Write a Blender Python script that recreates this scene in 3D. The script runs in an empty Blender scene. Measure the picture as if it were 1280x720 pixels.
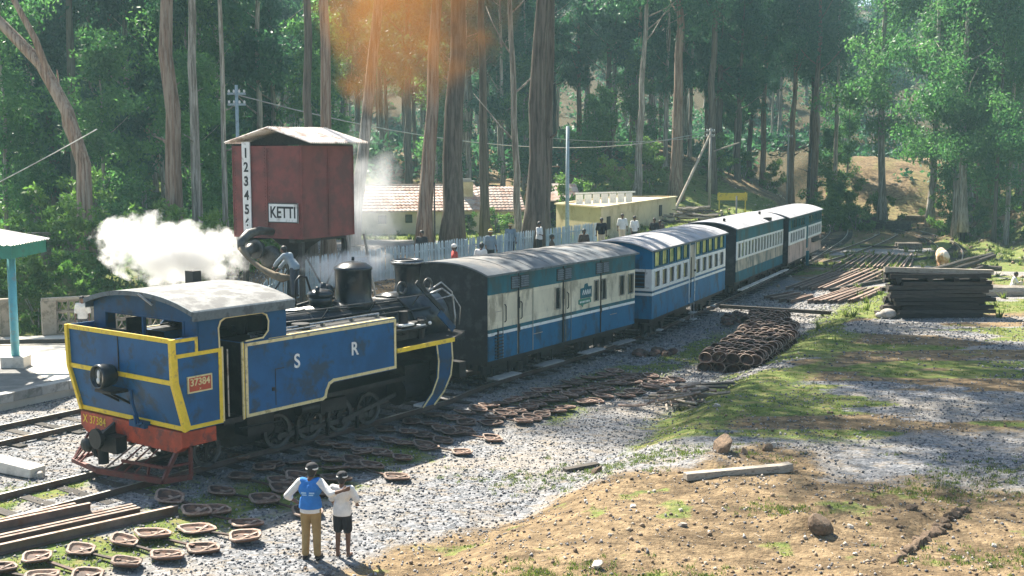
import bpy, math, random
import numpy as np
from mathutils import Matrix, Vector
R = math.radians
rnd = random.Random(7)
rng = np.random.default_rng(11)
sc = bpy.context.scene
COL = sc.collection
# ------------------------------------------------------------------ camera, world, sun, exposure
cam = bpy.data.cameras.new("camera"); cam_o = bpy.data.objects.new("camera", cam); COL.objects.link(cam_o)
cam.sensor_width = 36; cam.lens = 1450 / 1280 * 36; cam.clip_start = .1; cam.clip_end = 3000
cam_o.location = (0, 0, 7.2); cam_o.rotation_euler = (R(90) - math.atan(165 / 1450), 0, 0)
sc.camera = cam_o
SUN_AZ = Vector((-.57, .82, 0)).normalized(); ELEV = R(50)
sun = bpy.data.lights.new("sun", 'SUN'); sun.energy = 5.0; sun.angle = R(.5); sun.color = (1, .93, .80)
sun_o = bpy.data.objects.new("sun", sun); COL.objects.link(sun_o)
sdir = Vector((SUN_AZ.x * math.cos(ELEV), SUN_AZ.y * math.cos(ELEV), math.sin(ELEV)))
sun_o.rotation_euler = sdir.to_track_quat('Z', 'Y').to_euler(); sun_o.location = (-40, 60, 80)
w = bpy.data.worlds.new("World"); sc.world = w; w.use_nodes = True
nt = w.node_tree; bg = nt.nodes['Background']
sky = nt.nodes.new('ShaderNodeTexSky'); sky.sky_type = 'NISHITA'; sky.sun_disc = False
sky.sun_elevation = ELEV; sky.sun_rotation = math.atan2(SUN_AZ.x, SUN_AZ.y)
sky.dust_density = 1.5
nt.links.new(sky.outputs[0], bg.inputs[0]); bg.inputs[1].default_value = .062
sc.view_settings.view_transform = 'Standard'; sc.view_settings.look = 'None'; sc.view_settings.exposure = 1.78
sc.view_settings.gamma = 1
cy = sc.cycles
cy.max_bounces = 6; cy.diffuse_bounces = 3; cy.glossy_bounces = 2; cy.transmission_bounces = 4; cy.transparent_max_bounces = 8
cy.volume_bounces = 4; cy.use_denoising = True; cy.volume_step_rate = 1.0; cy.volume_max_steps = 128
cy.caustics_reflective = False; cy.caustics_refractive = False
cy.sample_clamp_indirect = 6

# ------------------------------------------------------------------ helpers
def ss(t): t = np.clip(t, 0, 1); return t * t * (3 - 2 * t)
def _h(i, j, s):
    v = np.sin(i * 127.1 + j * 311.7 + s * 74.7) * 43758.5453
    return v - np.floor(v)
def vn(x, y, s=0):
    xi, yi = np.floor(x), np.floor(y); fx, fy = x - xi, y - yi
    fx = fx * fx * (3 - 2 * fx); fy = fy * fy * (3 - 2 * fy)
    a, b, c, d = _h(xi, yi, s), _h(xi + 1, yi, s), _h(xi, yi + 1, s), _h(xi + 1, yi + 1, s)
    return (a * (1 - fx) + b * fx) * (1 - fy) + (c * (1 - fx) + d * fx) * fy
def fbm(x, y, s=0, o=4):
    r, a, t = 0, .5, 0
    for k in range(o):
        r = r + a * vn(x * 2 ** k, y * 2 ** k, s + k * 3.1); t += a; a *= .5
    return r / t

def node(nt, typ, **kw):
    n = nt.nodes.new(typ)
    for k, v in kw.items(): setattr(n, k, v)
    return n
def mixc(nt, fac, a, b, mode='MIX'):
    n = node(nt, 'ShaderNodeMix', data_type='RGBA', blend_type=mode)
    for i, v in ((0, fac), (6, a), (7, b)):
        if hasattr(v, 'is_output') or isinstance(v, bpy.types.NodeSocket): nt.links.new(v, n.inputs[i])
        elif i == 0: n.inputs[0].default_value = v
        else: n.inputs[i].default_value = (*v, 1) if len(v) == 3 else v
    return n.outputs[2]
def ramp(nt, src, a, b, va=0., vb=1.):
    n = node(nt, 'ShaderNodeMapRange', interpolation_type='SMOOTHSTEP')
    nt.links.new(src, n.inputs[0])
    n.inputs[1].default_value, n.inputs[2].default_value, n.inputs[3].default_value, n.inputs[4].default_value = a, b, va, vb
    return n.outputs[0]
def noise(nt, vec, scale, detail=4, rough=.6, stretch=None):
    if stretch:
        m = node(nt, 'ShaderNodeMapping'); nt.links.new(vec, m.inputs[0]); m.inputs[3].default_value = stretch; vec = m.outputs[0]
    n = node(nt, 'ShaderNodeTexNoise'); nt.links.new(vec, n.inputs['Vector'])
    n.inputs['Scale'].default_value = scale; n.inputs['Detail'].default_value = detail; n.inputs['Roughness'].default_value = rough
    return n.outputs[0]
def bump(nt, h, strength, dist=.02):
    b = node(nt, 'ShaderNodeBump'); nt.links.new(h, b.inputs['Height']); b.inputs['Strength'].default_value = strength; b.inputs['Distance'].default_value = dist
    return b.outputs[0]
MATS = {}
def mat(name, col, rough=.8, metal=0, var=.25, scale=2.5, dirt=None, dirt_amt=.3, dscale=1.2, bmp=.2, bscale=25, stretch=None, rand=.15, spec=.5):
    m = bpy.data.materials.new(name); m.use_nodes = True; t = m.node_tree; p = t.nodes['Principled BSDF']
    tc = node(t, 'ShaderNodeTexCoord').outputs['Object']
    lo = tuple(c * (1 - var) for c in col); hi = tuple(min(1, c * (1 + var)) for c in col)
    c = mixc(t, ramp(t, noise(t, tc, scale, 5, .65, stretch), .3, .7), lo, hi)
    if dirt:
        c = mixc(t, ramp(t, noise(t, tc, dscale, 8, .7, stretch), .62 - dirt_amt * .35, .72 - dirt_amt * .25, 0, .85), c, dirt)
    if rand:
        oi = node(t, 'ShaderNodeObjectInfo').outputs['Random']
        f = ramp(t, oi, 0, 1, 1 - rand, 1 + rand)
        g = node(t, 'ShaderNodeCombineColor'); [t.links.new(f, g.inputs[i]) for i in range(3)]
        c = mixc(t, 1., c, g.outputs[0], 'MULTIPLY')
    t.links.new(c, p.inputs['Base Color'])
    p.inputs['Roughness'].default_value = rough; p.inputs['Metallic'].default_value = metal
    p.inputs['Specular IOR Level'].default_value = spec
    if bmp: t.links.new(bump(t, noise(t, tc, bscale, 4, .7, stretch), bmp), p.inputs['Normal'])
    MATS[name] = m
    return m

class B:
    """collects shapes into ONE mesh"""
    def __init__(s, off=(0, 0, 0)): s.v, s.f, s.m, s.off, s.cm = [], [], [], off, 0
    def add(s, vs, fs):
        n = len(s.v); o = s.off
        s.v += [(a[0] + o[0], a[1] + o[1], a[2] + o[2]) for a in vs]
        s.f += [tuple(i + n for i in q) for q in fs]; s.m += [s.cm] * len(fs)
        return s
    def box(s, x0, x1, y0, y1, z0, z1):
        return s.add([(x0, y0, z0), (x1, y0, z0), (x1, y1, z0), (x0, y1, z0), (x0, y0, z1), (x1, y0, z1), (x1, y1, z1), (x0, y1, z1)],
                     [(0, 3, 2, 1), (4, 5, 6, 7), (0, 1, 5, 4), (1, 2, 6, 5), (2, 3, 7, 6), (3, 0, 4, 7)])
    def bar(s, p0, p1, a, b=None, up=(0, 0, 1)):
        """rectangular bar between two points, width a (sideways) and height b"""
        b = a if b is None else b
        p0, p1 = Vector(p0), Vector(p1); d = (p1 - p0).normalized(); u = Vector(up)
        if abs(d.dot(u)) > .98: u = Vector((1, 0, 0))
        r = d.cross(u).normalized() * a / 2; u = r.cross(d).normalized() * b / 2
        c = [p - r * i + u * j for p in (p0, p1) for i, j in ((1, -1), (-1, -1), (-1, 1), (1, 1))]
        return s.add([tuple(q) for q in c], [(0, 1, 2, 3), (7, 6, 5, 4), (0, 4, 5, 1), (1, 5, 6, 2), (2, 6, 7, 3), (3, 7, 4, 0)])
    def prism(s, pts, ax, a0, a1):
        n = len(pts)
        def q(p, a): return (a, p[0], p[1]) if ax == 'x' else (p[0], a, p[1]) if ax == 'y' else (p[0], p[1], a)
        return s.add([q(p, a0) for p in pts] + [q(p, a1) for p in pts],
                     [tuple(range(n))[::-1], tuple(range(n, 2 * n))] + [(i, (i + 1) % n, n + (i + 1) % n, n + i) for i in range(n)])
    def tube(s, pts, r, n=8, cap=True, jit=0):
        pts = [Vector(p) for p in pts]; rr = r if isinstance(r, (list, tuple)) else [r] * len(pts)
        vs, u = [], None
        for i, p in enumerate(pts):
            d = (pts[min(i + 1, len(pts) - 1)] - pts[max(i - 1, 0)])
            d = d.normalized() if d.length > 1e-9 else Vector((0, 0, 1))
            if u is None: u = d.cross(Vector((0, 0, 1)) if abs(d.z) < .9 else Vector((1, 0, 0))).normalized()
            u = (u - d * u.dot(d)).normalized(); w_ = d.cross(u)
            for k in range(n):
                a = 2 * math.pi * k / n; q = rr[i] * (1 + (rnd.uniform(-jit, jit) if jit else 0))
                vs.append(tuple(p + u * math.cos(a) * q + w_ * math.sin(a) * q))
        fs = [(i * n + k, i * n + (k + 1) % n, (i + 1) * n + (k + 1) % n, (i + 1) * n + k) for i in range(len(pts) - 1) for k in range(n)]
        if cap: fs += [tuple(range(n))[::-1], tuple(range((len(pts) - 1) * n, len(pts) * n))]
        return s.add(vs, fs)
    def cyl(s, p0, p1, r0, r1=None, n=16): return s.tube([p0, p1], [r0, r0 if r1 is None else r1], n)
    def lathe(s, prof, n=20, c=(0, 0, 0), ax='z'):
        vs = []
        for r, z in prof:
            for k in range(n):
                a = 2 * math.pi * k / n; x, y = r * math.cos(a), r * math.sin(a)
                vs.append((c[0] + x, c[1] + y, c[2] + z) if ax == 'z' else (c[0] + z, c[1] + x, c[2] + y) if ax == 'x' else (c[0] + y, c[1] + z, c[2] + x))
        m = len(prof)
        return s.add(vs, [(i * n + k, i * n + (k + 1) % n, (i + 1) * n + (k + 1) % n, (i + 1) * n + k) for i in range(m - 1) for k in range(n)]
                     + [tuple(range(n))[::-1], tuple(range((m - 1) * n, m * n))])
    def ell(s, c, r, n=12, m=8):
        r = r if isinstance(r, (tuple, list)) else (r, r, r)
        vs = [(c[0], c[1], c[2] - r[2])]
        for j in range(1, m):
            b = math.pi * (j / m - .5)
            for k in range(n):
                a = 2 * math.pi * k / n
                vs.append((c[0] + r[0] * math.cos(a) * math.cos(b), c[1] + r[1] * math.sin(a) * math.cos(b), c[2] + r[2] * math.sin(b)))
        vs.append((c[0], c[1], c[2] + r[2])); e = len(vs) - 1
        fs = [(0, 1 + (k + 1) % n, 1 + k) for k in range(n)] + [(e, e - n + k, e - n + (k + 1) % n) for k in range(n)]
        fs += [(1 + j * n + k, 1 + j * n + (k + 1) % n, 1 + (j + 1) * n + (k + 1) % n, 1 + (j + 1) * n + k) for j in range(m - 2) for k in range(n)]
        return s.add(vs, fs)
    def mesh(s, name, mats, smooth=False):
        me = bpy.data.meshes.new(name); me.from_pydata(s.v, [], s.f)
        for m in (mats if isinstance(mats, (list, tuple)) else [mats]): me.materials.append(m)
        me.polygons.foreach_set('material_index', s.m)
        if smooth: me.polygons.foreach_set('use_smooth', [True] * len(s.f))
        me.update(); return me
    def obj(s, name, mats, parent=None, smooth=False, bevel=0):
        o = link(name, s.mesh(name, mats, smooth), parent)
        if bevel:
            b = o.modifiers.new('bevel', 'BEVEL'); b.width = bevel; b.segments = 2; b.limit_method = 'ANGLE'; b.angle_limit = R(40)
        if smooth == 'auto':
            pass
        return o
def link(name, me, parent=None, loc=None, rot=None, scale=None):
    o = bpy.data.objects.new(name, me); COL.objects.link(o)
    if parent: o.parent = parent
    if loc is not None: o.location = loc
    if rot is not None: o.rotation_euler = rot
    if scale is not None: o.scale = (scale,) * 3 if isinstance(scale, (int, float)) else scale
    return o
def tag(o, label, cat, group=None):
    o['label'] = label; o['category'] = cat
    if group: o['group'] = group
    return o
def struct(o): o['kind'] = 'structure'; return o
def stuff(o, label=None, cat=None):
    o['kind'] = 'stuff'
    if label: o['label'] = label
    if cat: o['category'] = cat
    return o
def thing(name, label, cat, loc, rz=0, group=None):
    o = bpy.data.objects.new(name, None); COL.objects.link(o); o.location = loc; o.rotation_euler = (0, 0, rz); o.empty_display_size = .3
    return tag(o, label, cat, group)
def kids(o): return [c for c in o.children]
def copy_tree(src, loc, rz, scale=None, label=None, parent=None):
    c = src.copy(); COL.objects.link(c)
    if parent: c.parent = parent
    else:
        c.location = loc; c.rotation_euler = (0, 0, rz)
        if scale: c.scale = (scale,) * 3
        if label: c['label'] = label
    for k in src_children[src.name] if src.name in src_children else kids(src): copy_tree(k, None, 0, parent=c)
    return c
src_children = {}
def npmesh(name, v, f, mats, attr=None, smooth=False):
    """fast mesh from numpy arrays, f all the same size"""
    me = bpy.data.meshes.new(name); n, k = f.shape
    me.vertices.add(len(v)); me.vertices.foreach_set('co', np.asarray(v, np.float32).ravel())
    me.loops.add(n * k); me.loops.foreach_set('vertex_index', f.astype(np.int32).ravel())
    me.polygons.add(n); me.polygons.foreach_set('loop_start', np.arange(0, n * k, k, dtype=np.int32))
    me.polygons.foreach_set('loop_total', np.full(n, k, np.int32))
    if smooth: me.polygons.foreach_set('use_smooth', np.ones(n, bool))
    for m in (mats if isinstance(mats, (list, tuple)) else [mats]): me.materials.append(m)
    me.update(calc_edges=True)
    for an, dom, val in attr or ():
        if val.ndim == 1: a = me.attributes.new(an, 'FLOAT', dom); a.data.foreach_set('value', val.astype(np.float32))
        else: a = me.attributes.new(an, 'FLOAT_COLOR', dom); a.data.foreach_set('color', val.astype(np.float32).ravel())
    return me
def text_obj(s, size, m, parent, loc, rot, name='lettering', ext=.006, sx=1, bold=0):
    cu = bpy.data.curves.new(name, 'FONT'); cu.body = s; cu.size = size; cu.extrude = ext; cu.align_x = 'CENTER'; cu.align_y = 'CENTER'; cu.offset = bold
    tmp = bpy.data.objects.new('t', cu); COL.objects.link(tmp)
    dg = bpy.context.evaluated_depsgraph_get(); me = bpy.data.meshes.new_from_object(tmp.evaluated_get(dg))
    bpy.data.objects.remove(tmp); me.materials.clear(); me.materials.append(m)
    o = link(name, me, parent, loc, rot, (sx, 1, 1)); return o

# ------------------------------------------------------------------ terrain
TR = [(-22.5, 6.5), (-13.5, 18.6), (-7.73, 26.35), (-2.3, 33.6), (-2.04, 35.1), (3.5, 43.7), (8.56, 54.34), (14.4, 67.3), (19.4, 78.45), (24.0, 90), (28.3, 101), (32, 113), (35, 126), (37, 140)]
def smooth_line(P, k=3):
    for _ in range(k):
        Q = [P[0]]
        for a, b in zip(P[:-1], P[1:]):
            Q += [(.75 * a[0] + .25 * b[0], .75 * a[1] + .25 * b[1]), (.25 * a[0] + .75 * b[0], .25 * a[1] + .75 * b[1])]
        P = Q + [P[-1]]
    return P
def trackdist(x, y):
    x = np.asarray(x, float); y = np.asarray(y, float); best = np.full(x.shape, 1e9); sg = np.zeros(x.shape)
    for (ax, ay), (bx, by) in zip(TR[:-1], TR[1:]):
        dx, dy = bx - ax, by - ay; L = math.hypot(dx, dy)
        t = np.clip(((x - ax) * dx + (y - ay) * dy) / L / L, 0, 1)
        ex, ey = x - ax - t * dx, y - ay - t * dy; d = np.hypot(ex, ey); s = np.where(dx * ey - dy * ex > 0, 1., -1.)
        m = d < best; best = np.where(m, d, best); sg = np.where(m, s, sg)
    return best * sg
def edge_d(x, y): return (x - .9) * .899 - (y - 24.6) * .437
def ter(x, y, det=True):
    x = np.asarray(x, float); y = np.asarray(y, float)
    q = trackdist(x, y)
    y0 = 33 + 13 * ss((-9.5 - x) / 5)
    lev = 2.4 * ss((y - y0) / 8) - .9 * ss((y - 66) / 10) * (1 - ss((x - 4) / 6))
    z = lev * ss((q - 2.6) / 3.2)
    d = edge_d(x + 1.2 * (fbm(x * .3, y * .3, 5) - .5), y)
    z = z + .55 * ss(d / 2.2 + .1) * (1 - ss((y - 52) / 14)) * np.where(q < 0, 1, 0)
    yf = 112 + 14 * ss((x - 26) / 5) - 22 * ss((24 - x) / 10) - 44 * ss((x - 33) / 15)
    hill = 6.8 * ss((y - yf) / 46) + 3.0 * np.exp(-((x - 21) ** 2 / 50 + (y - 112) ** 2 / 90))
    hill = hill * (1 - np.exp(-(q / 6.5) ** 2) * (1 - ss((y - 116) / 25)))
    hill = hill * (1 - np.where(q < 0, 1, 0) * ss((.415 * y - x) / 3.5) * (1 - ss((y - 127) / 20)))
    z = z + hill + 40 * ss((y - 180) / 140) + 14 * ss((np.abs(x - 20) - 70) / 120)
    if det:
        near = ss((25.5 - y + .15 * x) / 4) * ss((x + 3) / 4)
        z = z + (.05 + .32 * near) * (fbm(x * .45, y * .45, 1) - .5) + (.02 + .10 * near) * (fbm(x * 1.7, y * 1.7, 2) - .5)
        rough = np.clip(hill / 3, 0, 1)
        z = z + rough * 1.6 * (fbm(x * .16, y * .16, 3) - .5) + rough * .5 * (fbm(x * .7, y * .7, 4) - .5)
        # furrowed cutting bank on the right, dug trench and clod mound in front
        bankm = np.exp(-((x - 40) ** 2 / 50 + (y - 100) ** 2 / 260))
        z = z + bankm * .35 * np.sin((x * .8 - y * .35) * 2.2)
        z = z + .28 * np.exp(-((x - 4.55) ** 2 / .55 + (y - 24.6) ** 2 / .35)) + .3 * np.exp(-((x - 5.2) ** 2 / .25 + (y - 20.1) ** 2 / .2))
        z = z - .12 * np.exp(-((x - 6.9 - (y - 19.6) * .72) ** 2 / .05)) * ss((y - 18) / .6) * ss((21.6 - y) / .6)
    return z
def tz(x, y): return float(ter(np.array([x]), np.array([y]))[0])

def axis_lines(segs):
    out = []
    for a, b, st in segs: out.append(np.arange(a, b, st))
    return np.concatenate(out)
gx = axis_lines([(-260, -60, 8), (-60, -22, 2), (-22, -14, .5), (-14, 14, .16), (14, 30, .35), (30, 60, .8), (60, 300, 6)])
gy = axis_lines([(-40, 12, 4), (12, 17, .5), (17, 32, .13), (32, 50, .22), (50, 80, .4), (80, 150, .8), (150, 420, 5)])
X, Y = np.meshgrid(gx, gy); Z = ter(X, Y)
nx, ny = len(gx), len(gy)
idx = np.arange(nx * ny).reshape(ny, nx)
F = np.stack([idx[:-1, :-1], idx[:-1, 1:], idx[1:, 1:], idx[1:, :-1]], -1).reshape(-1, 4)
def zones(x, y):
    q = trackdist(x, y); n1 = fbm(x * .35, y * .35, 21, 5); n2 = fbm(x * .12, y * .12, 31, 4); n3 = fbm(x * 1.3, y * 1.3, 41, 4)
    d = edge_d(x, y)
    # dirt: foreground right, yard, hill
    yl = np.interp(x, [-6, -2.5, 1, 5.9, 10.6, 16], [17.2, 19.6, 23.6, 26.2, 23.6, 22])
    dirt = ss((yl - y + .6 + (n1 - .5) * 5) / 2.8)
    nst = fbm(x * .16, y * .55, 51, 5); dirt = np.maximum(dirt, ss((nst - .50) * 9) * ss(d / 2) * ss((y - 26) / 3) * .85)
    dirt = np.maximum(dirt, ss((y - 62) / 8) * np.where(q < 0, .75, .5) * ss((n1 - .3) * 5))
    dirt = np.maximum(dirt, ss((y - 92) / 10) * (.55 + .45 * ss((n3 - .4) * 6)))
    dirt = np.maximum(dirt, ss((q - 3.4) / 1.5) * ss((y - 36) / 6) * ss((62 - y) / 6) * .8)
    # grass
    gr = ss(1 - np.abs(q + 3.4) / 2.2) * ss((n1 - .37) * 8) * ss((52 - y) / 10) * .95
    gr = np.maximum(gr, np.where((q < 0), ss(1 - np.abs(d - 1.4) / (2.0 + (y > 30) * 1.0)), 0) * ss((n1 - .36) * 7) * ss((y - 26) / 2))
    nsg = fbm(x * .15 + 40, y * .6, 61, 5); gr = np.maximum(gr, ss((nsg - .50) * 10) * ss(d / 1.5) * ss((y - 25) / 3) * .85)
    gr = np.maximum(gr, ss((n3 - .62) * 8) * dirt * .6)
    gr = np.maximum(gr, ss((x - 17.5 - .12 * (y - 50)) / 3) * ss((y - 47) / 4) * ss((92 - y) / 10) * ss((n1 - .33) * 6))
    gr = np.maximum(gr, ss((y - 62) / 6) * ss((100 - y) / 8) * np.where(q < 0, 1, 0) * ss((n1 - .45) * 7) * .8)
    gr = np.maximum(gr, ss((q - 4) / 2) * ss((y - 52) / 6) * ss((118 - y) / 20) * ss((n2 - .28) * 6))
    gr = np.maximum(gr, ss((y - 44) / 3) * ss((-11 - x) / 3) * .9)
    gr = np.maximum(gr, ss(1 - np.abs(q) / 3.0) * ss((27 - y) / 3) * ss((n1 - .44) * 8) * ss((-4 - x) / 2))
    gr = gr * (1 - .8 * ss((y - 125) / 20))
    gr = np.maximum(gr, ss((n1 - .42) * 8) * ss((x - 30) / 4) * ss((y - 96) / 8) * ss((180 - y) / 20) * .42)
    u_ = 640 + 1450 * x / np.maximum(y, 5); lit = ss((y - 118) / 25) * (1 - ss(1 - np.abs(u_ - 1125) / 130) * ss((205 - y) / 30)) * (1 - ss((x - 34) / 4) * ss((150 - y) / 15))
    return np.stack([gr, dirt, lit, np.ones_like(gr)], -1)
ZN = zones(X, Y)
gm = bpy.data.materials.new('ground'); gm.use_nodes = True; t = gm.node_tree; p = t.nodes['Principled BSDF']
tc = node(t, 'ShaderNodeTexCoord').outputs['Object']
at = node(t, 'ShaderNodeAttribute', attribute_name='zone'); sep = node(t, 'ShaderNodeSeparateColor'); t.links.new(at.outputs['Color'], sep.inputs[0])
vo = node(t, 'ShaderNodeTexVoronoi'); t.links.new(tc, vo.inputs['Vector']); vo.inputs['Scale'].default_value = 13
vs_ = node(t, 'ShaderNodeSeparateColor'); t.links.new(vo.outputs['Color'], vs_.inputs[0])
big = noise(t, tc, .35, 6, .6); fine = noise(t, tc, 30, 5, .7); med = noise(t, tc, 4, 6, .7)
grav = mixc(t, vs_.outputs[0], (.10, .11, .125), (.32, .32, .33)); grav = mixc(t, ramp(t, big, .4, .65, 0, .5), grav, (.36, .31, .25))
dirt = mixc(t, ramp(t, med, .3, .7), (.13, .090, .052), (.33, .24, .14)); dirt = mixc(t, ramp(t, fine, .55, .75, 0, .6), dirt, (.15, .11, .07)); lowf = noise(t, tc, .8, 6, .7, (1, 2.4, 1)); dirt = mixc(t, ramp(t, lowf, .44, .64, 0, .85), dirt, (.085, .06, .036)); gmix = noise(t, tc, 1.6, 7, .75, (1, 2, 1))
gras = mixc(t, ramp(t, med, .3, .7), (.05, .10, .02), (.19, .23, .06)); gras = mixc(t, ramp(t, gmix, .45, .62, 0, .7), gras, (.26, .21, .10)); grav = mixc(t, ramp(t, gmix, .50, .60, 0, .6), grav, (.24, .19, .13))
def thr(sock, w_, off):
    a = node(t, 'ShaderNodeMath', operation='ADD'); t.links.new(sock, a.inputs[0])
    b = node(t, 'ShaderNodeMath', operation='MULTIPLY_ADD'); t.links.new(fine, b.inputs[0]); b.inputs[1].default_value = .7; b.inputs[2].default_value = -.35
    c = node(t, 'ShaderNodeMath', operation='MULTIPLY_ADD'); t.links.new(med, c.inputs[0]); c.inputs[1].default_value = .7; t.links.new(b.outputs[0], c.inputs[2])
    t.links.new(c.outputs[0], a.inputs[1]); return ramp(t, a.outputs[0], off, off + w_)
c = mixc(t, thr(sep.outputs[1], .35, .62), grav, dirt); c = mixc(t, thr(sep.outputs[0], .35, .66), c, gras)
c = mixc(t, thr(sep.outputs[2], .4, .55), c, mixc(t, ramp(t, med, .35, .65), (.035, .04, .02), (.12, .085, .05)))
t.links.new(c, p.inputs['Base Color']); p.inputs['Roughness'].default_value = .95; p.inputs['Specular IOR Level'].default_value = .15
hs = node(t, 'ShaderNodeMath', operation='MULTIPLY_ADD'); t.links.new(vo.outputs['Distance'], hs.inputs[0]); hs.inputs[1].default_value = -.8; t.links.new(fine, hs.inputs[2])
t.links.new(bump(t, hs.outputs[0], .8, .05), p.inputs['Normal'])
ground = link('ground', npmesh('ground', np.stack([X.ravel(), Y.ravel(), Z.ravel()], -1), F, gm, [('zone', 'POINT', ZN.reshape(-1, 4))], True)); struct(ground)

# ------------------------------------------------------------------ materials
RUST = mat('rusty_iron', (.060, .034, .026), .75, .2, .45, 6, (.17, .085, .05), .45, 4, .5, 30, rand=.35)
RUSTL = mat('pale_rust_edge', (.26, .19, .15), .7, .1, .3, 6, (.16, .08, .05), .4, 4, .4, 30, rand=.3)  # paler brown tone for rims, crossbars and rail tops
RAILM = mat('rail_steel', (.15, .11, .095), .6, .5, .3, 4, (.11, .06, .04), .5, 2, .3, 30, rand=.2)
RAILTOP = mat('polished_rail', (.55, .53, .5), .35, .8, .15, 3, (.3, .2, .14), .3, 2, 0)
SLP = mat('sleeper_wood', (.050, .043, .037), .9, 0, .35, 3, (.06, .05, .04), .5, 3, .6, 14, (1, 6, 6), rand=.4)
SLPL = mat('grey_weathered_wood', (.36, .31, .25), .9, 0, .3, 3, (.12, .10, .08), .4, 3, .6, 14, (1, 6, 6), rand=.25)
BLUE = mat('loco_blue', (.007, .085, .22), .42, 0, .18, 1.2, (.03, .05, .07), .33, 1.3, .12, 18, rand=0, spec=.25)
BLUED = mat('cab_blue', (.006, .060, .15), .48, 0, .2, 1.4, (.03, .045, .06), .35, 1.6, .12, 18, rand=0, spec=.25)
YEL = mat('yellow_trim', (.82, .58, .03), .5, 0, .15, 4, (.45, .30, .06), .3, 4, .1, 30, rand=0)
CRM = mat('cream_trim', (.72, .60, .30), .5, 0, .15, 4, (.35, .27, .12), .3, 4, .1, 30, rand=0)
RED = mat('red_lead_paint', (.40, .052, .017), .55, 0, .3, 2.5, (.12, .035, .03), .4, 3, .3, 20, rand=0)
REDB = mat('brown_red_bars', (.12, .022, .016), .6, 0, .3, 4, (.10, .04, .03), .4, 5, .3, 30, rand=0)
BLK = mat('sooty_black', (.010, .010, .012), .5, .2, .4, 3, (.03, .028, .026), .35, 2.5, .3, 20, rand=0)
BLKG = mat('oily_black_paint', (.010, .014, .020), .28, .1, .3, 3, (.06, .06, .06), .25, 2.5, .15, 14, rand=0)
STEEL = mat('worn_steel', (.40, .40, .39), .35, .8, .2, 6, (.12, .10, .09), .4, 6, .2, 30, rand=0)
LROOF = mat('cab_roof_dust', (.22, .22, .215), .8, 0, .2, 1.0, (.09, .09, .09), .55, 2.2, .3, 25, rand=0)
LFASC = mat('roof_fascia', (.12, .15, .17), .6, 0, .3, 3, (.04, .05, .06), .4, 3, .2, 25, rand=0)
WHT = mat('white_paint', (.78, .78, .74), .6, 0, .1, 3, (.42, .40, .36), .25, 3, .15, 25, rand=.05)
GLS = mat('dark_glass', (.02, .03, .03), .12, 0, .2, 3, bmp=0, rand=.2)
CBLUE = mat('coach_blue', (.008, .125, .25), .5, 0, .2, 1.0, (.03, .07, .10), .42, 1.4, .15, 22, (1, 1, .5), rand=.08, spec=.2)
CTEAL = mat('coach_teal', (.014, .115, .15), .55, 0, .25, 1.2, (.04, .08, .08), .45, 1.6, .15, 22, (1, 1, .5), rand=.08, spec=.2)
CCREAM = mat('coach_cream', (.70, .63, .46), .6, 0, .15, 1.0, (.30, .26, .18), .4, 1.5, .2, 22, (1, 1, .4), rand=.06)
CDIRTY = mat('coach_dirty_cream', (.44, .38, .29), .7, 0, .25, 1.5, (.12, .15, .14), .55, 2.2, .25, 22, (1, 1, .4), rand=.06)
CPINK = mat('coach_sunlit_cream', (.55, .40, .33), .7, 0, .15, 1.5, (.25, .18, .14), .4, 2.2, .2, 22, (1, 1, .4), rand=.06)  # cream with the pinkish cast of sunlight put into the colour
WDARK = mat('wagon_end_black', (.010, .011, .013), .7, 0, .4, 1.5, (.05, .05, .05), .4, 2, .3, 14, rand=.1)
ROOFD = mat('dark_tarred_roof', (.095, .105, .115), .7, 0, .35, .9, (.21, .19, .17), .5, .7, .3, 20, rand=.1)
ROOFL = mat('grey_coach_roof', (.34, .34, .36), .75, 0, .25, 1, (.40, .37, .36), .45, .9, .3, 20, rand=.12)
UGREEN = mat('yellow_green_pane', (.60, .60, .20), .25, 0, .35, 1.6, (.16, .24, .08), .5, 1.1, 0, rand=.25)
UDARKG = mat('dull_green_pane', (.10, .14, .08), .25, 0, .5, 2, (.30, .30, .14), .4, 1.5, 0, rand=.4)
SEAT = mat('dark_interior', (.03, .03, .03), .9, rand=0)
TANKR = mat('tank_red', (.20, .046, .038), .65, 0, .16, 1.5, (.11, .035, .03), .5, 1.0, .12, 60, rand=.04)
TIN = mat('corrugated_tin', (.80, .74, .68), .55, 0, .12, 1.2, (.34, .22, .16), .38, 1.4, .2, 20, rand=0)
GREEN = mat('shelter_green', (.03, .22, .15), .5, 0, .2, 2, (.05, .12, .09), .3, 2, .1, 20, rand=0)
TEALP = mat('teal_post_paint', (.10, .38, .46), .5, 0, .15, 2, (.2, .28, .28), .3, 3, .1, 20, rand=0)
CONC = mat('pale_concrete', (.58, .54, .47), .9, 0, .12, .8, (.36, .33, .28), .3, .7, .25, 30, rand=.03)
ASPH = mat('platform_asphalt', (.16, .155, .15), .95, 0, .25, 2, (.25, .23, .2), .3, 1, .5, 40, rand=.03)
STONE = mat('kerb_stone', (.36, .35, .33), .9, 0, .25, 2, (.15, .15, .14), .4, 2, .5, 14, rand=.25)
WALLC = mat('weathered_wall_block', (.42, .36, .28), .9, 0, .25, 2, (.16, .14, .10), .45, 2, .4, 20, rand=.2)
YWALL = mat('yellow_lime_wash', (.62, .55, .40), .9, 0, .1, .6, (.40, .33, .20), .3, .6, .2, 20, rand=.03)
HUTW = mat('hut_ochre_wash', (.60, .50, .33), .9, 0, .1, .6, (.40, .31, .18), .35, .5, .2, 20, rand=.03)
TILE = mat('red_roof_tile', (.36, .22, .17), .85, 0, .3, 3, (.50, .42, .37), .6, 1.2, .3, 20, rand=.25)
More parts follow.
